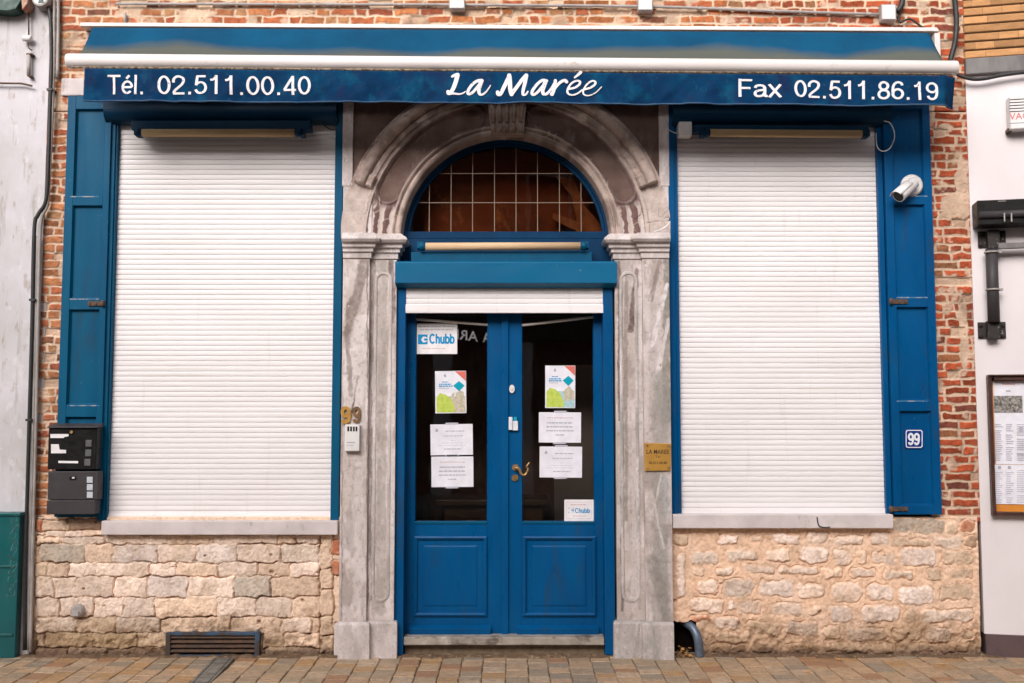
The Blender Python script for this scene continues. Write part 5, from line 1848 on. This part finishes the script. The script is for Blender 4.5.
# litter of dry leaves inside the hole
b = MB()
for k in range(46):
    cx = random.uniform(HO[0] + .02, HO[1] - .03); cy = random.uniform(-.09, .05); cz = random.uniform(.004, .05) * (1 if cy > -.04 else .3)
    s = random.uniform(.010, .022); a = random.uniform(0, 6.28)
    u = Vector((math.cos(a), math.sin(a), random.uniform(-.5, .5))) * s; w = Vector((-math.sin(a), math.cos(a), random.uniform(-.5, .8))) * s * .55
    p = Vector((cx, cy, cz + .006))
    b.add([p - u, p + w, p + u, p - w + Vector((0, 0, .004))], [(0, 1, 2), (0, 2, 3)])
o = b.build("leaf_litter", M['leaf']); o["kind"] = "stuff"; o["label"] = "dry leaves blown into the hole at the wall foot"; o["category"] = "litter"
# scattered single leaves on the paving
for (px, py, lab) in ((838, 661, "tiny pale dry leaf on the paving below the right sill"), (895, 655.5, "small dry leaf close to the wall in the right part of the pavement"), (943, 666, "pale fallen leaf on the paving near the right house corner"), (808, 674, "dry leaf lying on the paving furthest from the right wall"), (136, 661, "small pale leaf on the paving left of the iron grille")):
    gx, gy_ = G(px, py)
    b = MB()
    a = random.uniform(0, 6.28); s = .020
    vv = []
    for k in range(8):
        t = 2 * math.pi * k / 8
        q = Vector((math.cos(t) * s, math.sin(t) * s * .55, .006 * math.cos(2 * t)))
        vv.append(Matrix.Rotation(a, 3, 'Z') @ q)
    b.add(vv + [(0, 0, .004)], [(k, (k + 1) % 8, 8) for k in range(8)])
    o = b.build("dry_leaf", M['leaf']); o.location = (gx, gy_, .014)
    tag(o, lab, "leaf", "dry leaves on the pavement")
# earth and grit gathered where the wall meets the paving
xs = np.arange(-3.42, 3.42, .006); ys = np.arange(-.16, -.015, .005)
Xd, Yd = np.meshgrid(xs, ys)
hd_ = -.003 + .022 * sst(-.105, -.03, Yd + .10 * (fbm(Xd, Yd, 5, 700, 4) - .5)) * (.4 + fbm(Xd, Yd, 18, 701, 4)) + .006 * (fbm(Xd, Yd, 45, 702, 4) - .55)
Cd = np.array([0.15, 0.095, 0.06]) * (.5 + 1.0 * fbm(Xd, Yd, 40, 703, 3))[..., None]
spk = sst(.66, .74, fbm(Xd, Yd, 60, 704, 4))[..., None] * .6
Cd = Cd * (1 - spk) + np.array([.45, .32, .18]) * spk
dl = grid_mesh("wall_foot_grit", np.stack([Xd, Yd, hd_], -1), Cd, M['rubble'], None)
dl["kind"] = "stuff"; dl["label"] = "brown earth and grit gathered along the foot of the wall"; dl["category"] = "grit"
# round grey cap on the left plinth
c = W(77.5, 611, -.05)
b = MB(); b.tube([(c[0], -.02, c[1]), (c[0], -.062, c[1]), (c[0], -.075, c[1])], [.045, .045, .034], 20)
b.box(c[0] - .03, c[0] + .022, -.084, -.074, c[1] - .03, c[1] + .004)
tag(b.build("pipe_cap", M['greyplastic'], bevel=.003), "small round grey cap on the stone plinth under the mailboxes", "pipe cap")


# ================================================================== PIPES AND CABLES
def run(name, label, cat, pts, r, mat, y=-.03, n=5, seg=8, group=None, clips=None, frame_pts=None):
    P3 = []
    for p in pts:
        yy_ = p[2] if len(p) > 2 else y
        xx, zz = W(p[0], p[1], yy_)
        P3.append((xx, yy_, zz))
    cc = catmull(P3, n) if n else P3
    t = MB(); t.tube(cc, r, seg)
    if clips:
        for (px, py) in clips:
            xx, zz = W(px, py, y)
            t.box(xx - r * 1.5, xx + r * 1.5, y - r * 1.3, 0.0, zz - .008, zz + .008)
    o = t.build(name, mat)
    return tag(o, label, cat, group)


run("conduit_pipe", "thin pale conduit pipe running along the bricks over the awning", "pipe", [(116, 3.8), (300, 4.2), (458, 4.8), (646, 6.5), (760, 10.5), (882, 14.5)], .011, M['greyplastic'], -.03, clips=[(225, 4), (330, 4.3), (400, 4.6), (560, 5.6), (700, 8.4), (770, 10.8), (868, 14)])
run("conduit_pipe", "short vertical pale pipe stub over the left end of the awning rail", "pipe", [(125, 13), (125, 23)], .012, M['greyplastic'], -.03, n=0)
for (px, py, w, h, lab) in ((457, 4, 16, 9.5, "pale junction box on the conduit over the left part of the lettering"), (645.5, 4.5, 15, 12, "pale junction box on the conduit straight over the Marée lettering end"), (889, 12, 15, 16, "white junction box where the conduit ends near right brick corner")):
    c = W(px, py + h / 2, -.05)
    jb = thing("junction_box", lab, "junction box", (c[0], -.03, c[1]), "junction boxes over the awning")
    b = MB(); b.pbox(px - w / 2, py - h / 2, px + w / 2, py + h / 2, -.075, -.012); b.build("case", M['greyplastic'], jb, bevel=.005)
    b = MB(); b.pbox(px - w / 2 + 1, py - h / 2 + 1, px + w / 2 - 1, py + h / 2 - 1, -.079, -.0752); b.build("cover", M['whiteplastic'], jb, bevel=.003)
# left edge
run("drain_pipe", "thin grey pipe left of the bricks running down to the pavement", "pipe", [(54.5, -20), (54, 60), (52, 120), (49.5, 175), (47.2, 205), (42, 217), (39.8, 240), (37.8, 330), (35.5, 450), (32.5, 560), (30.5, 652)], .011, M['greyplastic'], -.05)
run("drain_pipe", "second grey pipe, shorter and ending partway down beside the plaster wall", "pipe", [(58.5, -20), (58.2, 30), (57.5, 78)], .012, M['greyplastic'], -.04)
run("drain_pipe", "pale grey pipe close beside the black cable on the lower left wall edge", "pipe", [(37.5, 236), (35.5, 330), (33, 430), (30.2, 560), (28.2, 650)], .012, M['greyplastic'], -.045)
run("black_cable", "long black cable running down the edge of the left plaster wall", "cable", [(44, 2), (50, 14), (51.5, 60), (50, 110), (48.5, 160), (46, 200), (38, 215), (34.2, 232), (32, 330), (28.5, 450), (25.5, 570), (24.5, 650)], .014, M['cable'], -.06, clips=[(50.5, 90), (33, 300), (29.5, 420)])
# right edge
run("black_cable", "thick black cable bundle hanging down the bricks at the upper right", "cable", [(952, -20), (955, 2), (956.5, 22), (955, 42), (951, 58), (948.5, 72, -.10)], .019, M['cable'], -.05)
run("black_cable", "thinner black cable crossing the bricks right of the junction box", "cable", [(899, -15), (901, 5), (899, 22), (910, 19), (922, 27), (930, 29)], .008, M['cable'], -.04)
run("black_cable", "black cable drop beside the white junction box at the awning right end", "cable", [(903, -12), (902, 4), (897, 12)], .020, M['cable'], -.06, n=3)
run("thin_cable", "loose pale cord looped from the right window shutter box", "cord", [(884, 121), (890, 123), (894, 131), (894, 140), (889, 149), (882, 151), (877, 146), (876, 133)], .0035, M['whiteplastic'], -.10)
run("thin_cable", "thin pale cord hanging at the left edge of the right window", "cord", [(665, 122), (668, 129), (676, 133), (688, 133)], .003, M['whiteplastic'], -.06)
run("thin_cable", "thin black wire looped across the top of the left roller shutter", "wire", [(312, 122), (320, 123), (330, 129), (338, 130)], .0035, M['cable'], -.06)
run("thin_cable", "short frayed cord lying on the right capital of the doorway", "cord", [(654, 232), (660, 230), (667, 226), (669.5, 222)], .006, M['whiteplastic'], -.13)
run("bent_wire", "short black bent wire caught on the edge of the right window sill", "wire", [(817, 517), (818, 523), (820, 526.5), (826, 527.5), (830, 527)], .004, M['cable'], -.09)
# white cap beside right blind
c = W(685, 135, -.1)
b = MB(); b.pbox(679, 121.5, 692, 135, -.12, -.02); tag(b.build("cover_box", M['whiteplastic'], bevel=.005), "small whitish cover box on top left of the right roller shutter", "cover box")

# ================================================================== LEFT NEIGHBOUR
lb = thing("plaster_building", "neighbouring building with stained pale plaster wall at the left edge", "building", (XL - 2, 0, 0))
b = MB()
xe = WX(39.5, 341, -.012)
b.box(XL - 6, xe, -.012, .4, -.02, ZTOP + .6)
b.build("wall", M['plaster'], lb)
b = MB(); b.box(xe + .001, XL + .035, .0, .3, -.02, ZTOP); b.build("edge_render", M['plaster'], lb)
# teal cabinet
c = W(2, 655, -.3)
yt = -.085
xr = WX(17.5, 585, yt)
tc_ = thing("utility_cabinet", "teal green painted cabinet standing against the left plaster wall", "cabinet", (xr - .4, yt, 0))
b = MB(); b.box(xr - 1.0, xr, yt, -.014, 0.0, WZ(516, yt)); b.build("body", M['tealpaint'], tc_, bevel=.006)
b = MB(); b.box(xr - 1.012, xr + .010, yt - .012, -.014, WZ(516, yt) + .0005, WZ(512.5, yt)); b.build("top_board", M['tealpaint'], tc_, bevel=.005)
b = MB(); b.box(xr - .9, xr - .02, yt - .008, yt - .0005, .15, .17); b.build("trim", M['tealpaint'], tc_, bevel=.003); b = MB(); b.box(xr - .9, xr - .02, yt - .008, yt - .0005, .62, .635); b.build("trim", M['tealpaint'], tc_, bevel=.003)
b = MB()
gpts = []
for k in range(70):
    t = k / 69
    gpts.append((xr + .004, -.17 + .05 * math.sin(k * .9) - .02 * math.cos(k * .37), .98 - .55 * t + .02 * math.cos(k * 1.3)))
b.tube(catmull(gpts, 3), .0022, 5)
b.build("graffiti", plain("pale_marker", (0.10, 0.22, 0.22), .6), tc_)
# dark green awning case
yt = -.12
b = MB(); c = W(10, 14, yt)
ga = thing("awning_case", "dark green awning case end at the top left corner", "awning", (c[0], yt, c[1]))
b.pprism([(-60, -30), (21, -30), (22, -1), (16, 9), (8, 11), (-60, 6)], yt, -.014); b.build("case", M['darkgreen'], ga, bevel=.006)
b = MB(); b.pprism([(19.5, -30), (28, -30), (27.5, 3), (22, 10)], -.12, -.014); b.build("end_plate", surf("peeling_end", (0.48, 0.36, 0.28), (0.40, 0.10, 0.05), 20, .8, 60, .2), ga, bevel=.003)
# round lamp
yt = -.10
c = W(40.5, -1.5, yt)
rl = thing("round_dial", "round pale rimmed fitting with dark face at top of plaster wall", "lamp", (c[0], yt, c[1]))
b = MB()
b.tube([(c[0], -.014, c[1]), (c[0], yt, c[1]), (c[0], yt - .008, c[1])], [.062, .062, .056], 32); b.build("rim", M['greyplastic'], rl)
b = MB(); b.cyl((c[0], yt - .0085, c[1]), (c[0], yt - .011, c[1]), .047, 32); b.build("face", M['whiteplastic'], rl)
b = MB(); b.prism([(c[0] - .01, c[1] - .04), (c[0] + .03, c[1] - .035), (c[0] + .02, c[1] + .03), (c[0] + .0, c[1] + .01)], yt - .014, yt - .0112); b.build("emblem", M['darkgreen'], rl)
# insulator + bracket tube + iron rod
c = W(27, 38, -.06)
ins = thing("cable_insulator", "small round white insulator hanging on a wire on plaster wall", "insulator", (c[0], -.05, c[1]))
b = MB(); b.tube([(c[0] - .035, -.05, c[1] + .005), (c[0] - .028, -.05, c[1] + .003), (c[0] + .02, -.05, c[1] - .002), (c[0] + .03, -.05, c[1] - .004)], [.016, .023, .023, .016], 16); b.build("body", M['whiteplastic'], ins)
b = MB(); a = W(28, -12, -.04); b.tube([(a[0], -.035, a[1]), (c[0] + .005, -.045, c[1] + .03)], .006, 6); b.tube([(c[0] + .005, -.05, c[1] - .03), (c[0] + .01, -.05, c[1] - .07), (c[0] + .03, -.04, c[1] - .085)], .005, 6); b.build("wire", M['iron'], ins)
c = W(29, 76, -.05)
fx = thing("wall_tube", "short grey vertical tube under a black bracket on the plaster wall", "tube", (c[0], -.04, c[1]))
b = MB(); a0, a1 = W(28.8, 55, -.045), W(28.8, 75.5, -.045); b.cyl((a0[0], -.045, a0[1]), (a1[0], -.045, a1[1]), .014, 14); b.build("tube", M['greyplastic'], fx)
b = MB(); b.pbox(26, 53, 32, 54.4, -.06, -.012); b.build("bracket", M['iron'], fx, bevel=.002); b = MB(); b.pbox(26.8, 75, 31, 76, -.06, -.012); b.build("bracket", M['iron'], fx, bevel=.002)
run("iron_rod", "thin rusty iron rod sticking across the plaster wall at far left", "rod", [(-12, 83), (12, 83.4), (22, 83.6), (32, 86)], .0075, M['iron'], -.045)

# ================================================================== RIGHT NEIGHBOUR (turned slightly towards the street)
ANG = math.radians(-12)
RX = WX(973.5, 341, -.005)
FR = Matrix.Translation((RX, -.02, 0)) @ Matrix.Rotation(ANG, 4, 'Z')


def WR(px, py, v=0.0):
    """point on the right house's wall: (u along the wall, z) for the plane v in front (negative) of it"""
    d = Vector(((px - 512) / FPX, CP - (-(py - 341.5) / FPX) * SP, SP + (-(py - 341.5) / FPX) * CP))
    o = FR @ Vector((0, v, 0))
    nrm = (FR.to_3x3() @ Vector((0, 1, 0)))
    c = Vector((0, -D, H))
    t = (o - c).dot(nrm) / d.dot(nrm)
    p = FR.inverted() @ (c + d * t)
    return p.x, p.z


class RB(MB):
    def pbox(s, px0, py0, px1, py1, vf, vb, mi=0):
        pm_, xm = (py0 + py1) / 2, (px0 + px1) / 2
        return s.box(WR(px0, pm_, vf)[0], WR(px1, pm_, vf)[0], vf, vb, WR(xm, py1, vf)[1], WR(xm, py0, vf)[1], mi)

    def build(s, *a, **k):
        k['frame'] = FR
        return MB.build(s, *a, **k)


def rloc(px, py, v=0.0):
    u, z = WR(px, py, v)
    return FR @ Vector((u, v, z))


rbld = thing("white_building", "neighbouring building with white render and yellow brick top at the right edge", "building", (RX + .3, -.05, 0))
zl0, zl1 = WR(967, 76)[1], WR(967, 60)[1]
b = RB(); b.box(0.0, 4, 0, .4, .155, zl0); b.build("wall", M['whitewall'], rbld)
b = RB(); b.box(0.005, 4, -.012, .4, -.02, .1545); b.build("wall_base", M['basebrown'], rbld, bevel=.004)
b = RB(); b.box(-.004, 4, -.035, .4, zl0 + .001, zl1); b.build("lead_flashing", M['lead'], rbld, bevel=.008)
b = RB(); b.box(0.0, 4, .03, .4, zl1 + .001, ZTOP + .4); b.build("wall_core", M['interior'], rbld)


def yellow_fn(X, Z):
    ch = .0635
    row = np.floor((Z - zl1) / ch); fz = (Z - zl1) - row * ch
    off = _hash(row, row * 0 + 2, 5) * .25
    L = .26
    k = np.floor((X + off) / L); fxx = (X + off) - k * L
    half = (_hash(row, row * 0 + 6, 5) > .5) & (fxx > .13)
    dxx = np.minimum(fxx, L - fxx)
    dxx = np.where(_hash(k, row, 9) > .55, np.minimum(dxx, np.abs(fxx - .13)), dxx)
    idx = k * 2 + (fxx > .13) * (_hash(k, row, 9) > .55)
    r1 = _hash(idx, row, 31)
    jz = sst(.010, .014, fz)
    jx = sst(.0015, .004, dxx)
    m = jz * (0.35 + .65 * jx)
    h = -.012 + .014 * jz + .003 * jx + .003 * (fbm(X, Z, 50, 77, 3) - .5)
    c = np.array([0.55, 0.285, 0.125]) * (0.62 + .55 * r1)[..., None] * (.8 + .4 * fbm(X * .3, Z, 60, 78, 3))[..., None]
    mo = np.array([0.10, 0.06, 0.035])
    vj = np.array([.34, .20, .10])
    C = c * jx[..., None] + vj * (1 - jx[..., None])
    C = C * jz[..., None] + mo * (1 - jz[..., None])
    return h, C


relief("brick_facing", 0.0, 1.6, zl1 + .001, ZTOP + .3, .004, yellow_fn, M['brick'], rbld, y0=0.0, frame=FR, skirt=.04)


def rthing(name, label, cat, px, py, v, group=None):
    p = rloc(px, py, v)
    return thing(name, label, cat, tuple(p), group)


# sagging cable on the white wall
def rrun(name, label, cat, pts, r, mat, v=-.03, n=6):
    P3 = []
    for (px, py) in pts:
        u, z = WR(px, py, v); P3.append((u, v, z))
    t = RB(); t.tube(catmull(P3, n), r, 8)
    return tag(t.build(name, mat), label, cat)


rrun("black_cable", "black cable sagging under the grey ledge of the white building", "cable", [(953, 71), (960, 75.5), (972, 79), (985, 78.5), (1003, 75), (1030, 71.5), (1060, 69)], .014, M['cable'], -.06)
# vent / alarm box with red letters
al = rthing("alarm_box", "white wall box with black louvre lines and red letters at the right edge", "box", 1020, 128, 0)
b = RB(); b.pbox(1010, 94.5, 1052, 128, -.10, -.0005); b.build("case", M['whiteplastic'], al, bevel=.006)
b = RB()
for k in range(5):
    b.pbox(1009.5, 98.2 + 3.0 * k, 1048, 98.9 + 3.0 * k, -.1022, -.099)
b.build("louvre", M['black'], al)
b = RB()
V, F = text_polys("VAC", 0.0)
mn, mx = V.min(0), V.max(0)
u0, zt = WR(1009.4, 113.2, -.1012); u1, zb_ = WR(1029, 118.8, -.1012)
b.add([(u0 + (u1 - u0) * (p[0] - mn[0]) / (mx[0] - mn[0]), -.1012, zb_ + (zt - zb_) * (p[1] - mn[1]) / (mx[1] - mn[1])) for p in V], F)
solid(b.build("red_lettering", M['redink'], al), .001)
b = RB(); b.pbox(1009.5, 121.8, 1048, 122.5, -.1022, -.099); b.build("rule", M['ink'], al)
b = RB(); b.pbox(1007.5, 128.3, 1012, 131.5, -.06, -.0005); b.build("bracket", M['iron'], al)
# black awning case and folding arm
ba_ = rthing("awning_box", "black awning cassette with a folded bracketed arm on the white building", "awning", 1000, 222, 0)
b = RB(); b.pbox(977.5, 197.5, 1120, 222.5, -.16, -.0005); b.build("case", M['black'], ba_, bevel=.006)
b = RB(); u0, z0_ = WR(977.5, 215, -.17); u1, _ = WR(1120, 215, -.17); b.tube([(u0 + .01, -.165, z0_), (u1, -.165, z0_)], .026, 12); b.build("roller", M['darkgrey'], ba_)
for pxx in (1004, 1011):
    b = RB(); b.pbox(pxx, 213, pxx + 1.2, 221.5, -.197, -.19); b.build("clip", M['greyplastic'], ba_)
b = RB(); b.pbox(998, 200.5, 1006, 201.6, -.164, -.1605); b.build("label_strip", M['strip'], ba_)
arm = ba_
for (ya, yb2) in ((231, 247.5), (322, 338.5)):
    b = RB()
    b.pbox(978, ya, 1006, yb2, -.012, -.0005)
    for q in range(4):
        for e_ in (0, 1):
            u, z = WR(980.5 + 7.4 * q, ya + 3 + (yb2 - ya - 6) * e_, -.012)
            b.cyl((u, -.012, z), (u, -.028, z), .014, 8)
    b.pbox(988, ya - 1.5, 1000, yb2 + .5, -.07, -.013)
    b.build("wall_bracket", surf("chipped_black_iron", (0.022, 0.016, 0.015), (0.30, 0.26, 0.25), 48, .6, 80, .3, lo=.60, hi=.70), arm, bevel=.004)
u, z0_ = WR(994.3, 322, -.08); _, z1_ = WR(994.3, 249, -.08)
b = RB(); b.cyl((u, -.07, z0_), (u, -.07, z1_), .040, 18); b.build("arm_tube", M['darkgrey'], arm)
for yy_ in (252, 289.5):
    b = RB(); _, zz = WR(994.3, yy_, -.08); b.cyl((u, -.07, zz - .006), (u, -.07, zz + .006), .049, 18); b.box(u + .04, u + .065, -.085, -.055, zz - .008, zz + .008); b.build("clamp", M['greyplastic'], arm)
b = RB(); b.pbox(998.5, 241.2, 1100, 247, -.10, -.06); b.build("horizontal_arm", M['lead'], arm, bevel=.004)
# menu case
mc = rthing("menu_case", "brown framed wall menu case with printed pages and orange strip", "menu board", 1010, 516, 0)
b = RB()
fr0, fr1, fy0, fy1 = 990.5, 1075, 376, 516
b.pbox(fr0, fy0, fr0 + 3.6, fy1, -.06, -.0005); b.pbox(fr1 - 4, fy0, fr1, fy1, -.06, -.0005)
b.pbox(fr0 + 3.61, fy0, fr1 - 4.01, fy0 + 4, -.06, -.0005); b.pbox(fr0 + 3.61, fy1 - 3.4, fr1 - 4.01, fy1, -.06, -.0005)
b.pbox(fr0 - 1.5, fy0 - 1.8, fr1 + 1, fy0 - .1, -.075, -.0005)
b.build("frame", M['brownwood'], mc, bevel=.003)
b = RB(); b.pbox(fr0 + 3.7, fy0 + 4.1, fr1 - 4.1, fy1 - 3.5, -.012, -.0005); b.build("back_board", M['orange'], mc)
b = RB()
b.pbox(994.4, 381, 1068, 464.5, -.017, -.0125)
b.pbox(994.4, 465, 1068, 504.5, -.0185, -.0128)
b.build("menu_page", M['paper'], mc)
b = RB(); b.pbox(994, 395.8, 1022.5, 412.5, -.0195, -.0172); b.build("picture", M['photo'], mc)
for cx0, cx1 in ((995, 1003), (1006, 1014), (1017, 1030), (1034, 1044), (1048, 1060)):
    yq = 424.0
    b = RB()
    while yq < 503:
        if not (460 < yq < 470) and random.random() < .9:
            b.pbox(cx0, yq, cx0 + (cx1 - cx0) * random.uniform(.6, 1), yq + .7, -.0206, -.0187)
        yq += 2.1
        if 465 < yq <= 467.1 and b.v:
            b.build("text_column", M['inkpale'], mc); b = RB()
    b.build("text_column", M['inkpale'], mc)
b = RB()
b.pbox(1002, 383.5, 1015, 385, -.0185, -.0172); b.build("heading", M['inkred'], mc)
b = RB(); b.pbox(1006, 390.2, 1010.5, 391.8, -.0185, -.0172); b.pbox(1019, 427, 1023, 432, -.0185, -.0172); b.pbox(1017, 453, 1024, 456, -.0185, -.0172); b.pbox(998, 466, 1001, 469, -.0205, -.0187); b.pbox(1008, 466, 1011, 469, -.0205, -.0187); b.build("ornament", M['ink'], mc)

# ================================================================== ACROSS THE STREET (only mirrored in the glass)
ob = thing("street_terrace", "brick terrace across the street, mirrored dimly in the door glass", "building", (0, -14, 0))
b = MB()
b.box(-14, 14, -14.6, -14.0, 0, 9.0); b.build("wall", surf("red_brick_terrace", (0.24, 0.085, 0.04), (0.17, 0.055, 0.03), 3, .9, 30, .2), ob)
for xx in (-11, -8.2, -5.4, -2.6, 0.8, 3.2, 6.4, 9.2):
    b = MB(); b.box(xx - .5, xx + .5, -13.996, -13.95, 4.9, 6.9); wq = b.build("window", M['greyplastic'], ob)
    g = MB(); g.box(xx - .42, xx + .42, -13.949, -13.94, 4.98, 6.82); g.build("pane", M['void'], wq)
b = MB(); b.box(-14, 14, -13.996, -13.9, .3, 3.0); b.build("shopfront", surf("brown_shopfront", (0.20, 0.10, 0.06), (0.10, 0.05, 0.035), 1.2, .7, 20, .1), ob)
for k in range(14):
    b = MB(); b.box(-12.2 + 1.75 * k, -11.8 + 1.75 * k, -13.899, -13.8, 0.0, 3.2); b.build("added_pilaster", M['whitewall'], ob)  # pale uprights added to lighten the reflection in the door glass
b = MB(); b.box(-14, 14, -13.99, -13.7, 3.25, 4.0); b.build("fascia", M['brownwood'], ob)

# ================================================================== LIGHT
sun_el, sun_az = math.radians(31), math.radians(200)
w = bpy.data.worlds.new("World")
S.world = w
w.use_nodes = True
nt = w.node_tree
bg = nt.nodes["Background"]
sky = nt.nodes.new("ShaderNodeTexSky")
sky.sky_type = 'NISHITA'
sky.sun_disc = False
sky.sun_elevation = sun_el
sky.sun_rotation = sun_az
sky.air_density = 1.0
sky.dust_density = 4.0
sky.ozone_density = 1.0
hs = nt.nodes.new("ShaderNodeHueSaturation")
hs.inputs["Saturation"].default_value = 0.28
nt.links.new(sky.outputs[0], hs.inputs["Color"])
nt.links.new(hs.outputs[0], bg.inputs["Color"])
bg.inputs["Strength"].default_value = 0.105
sl = bpy.data.lights.new("sun", 'SUN')
sl.energy = 2.0
sl.angle = math.radians(38)
sl.color = (1.0, 0.945, 0.915)
so = bpy.data.objects.new("sun", sl)
COL.objects.link(so)
dirv = Vector((-math.sin(math.radians(20)) * math.cos(sun_el), -math.cos(math.radians(20)) * math.cos(sun_el), math.sin(sun_el)))
so.rotation_euler = (-dirv).to_track_quat('-Z', 'Y').to_euler()
so.location = dirv * 20

vs = S.view_settings
S.display_settings.display_device = 'sRGB'
vs.view_transform = 'Standard'
vs.look = 'None'
vs.exposure = 0.70
vs.gamma = 1
vs.use_curve_mapping = False
S.render.engine = 'CYCLES'
S.cycles.use_denoising = True
S.cycles.max_bounces = 6
S.cycles.diffuse_bounces = 4
S.cycles.transparent_max_bounces = 8
S.render.film_transparent = False
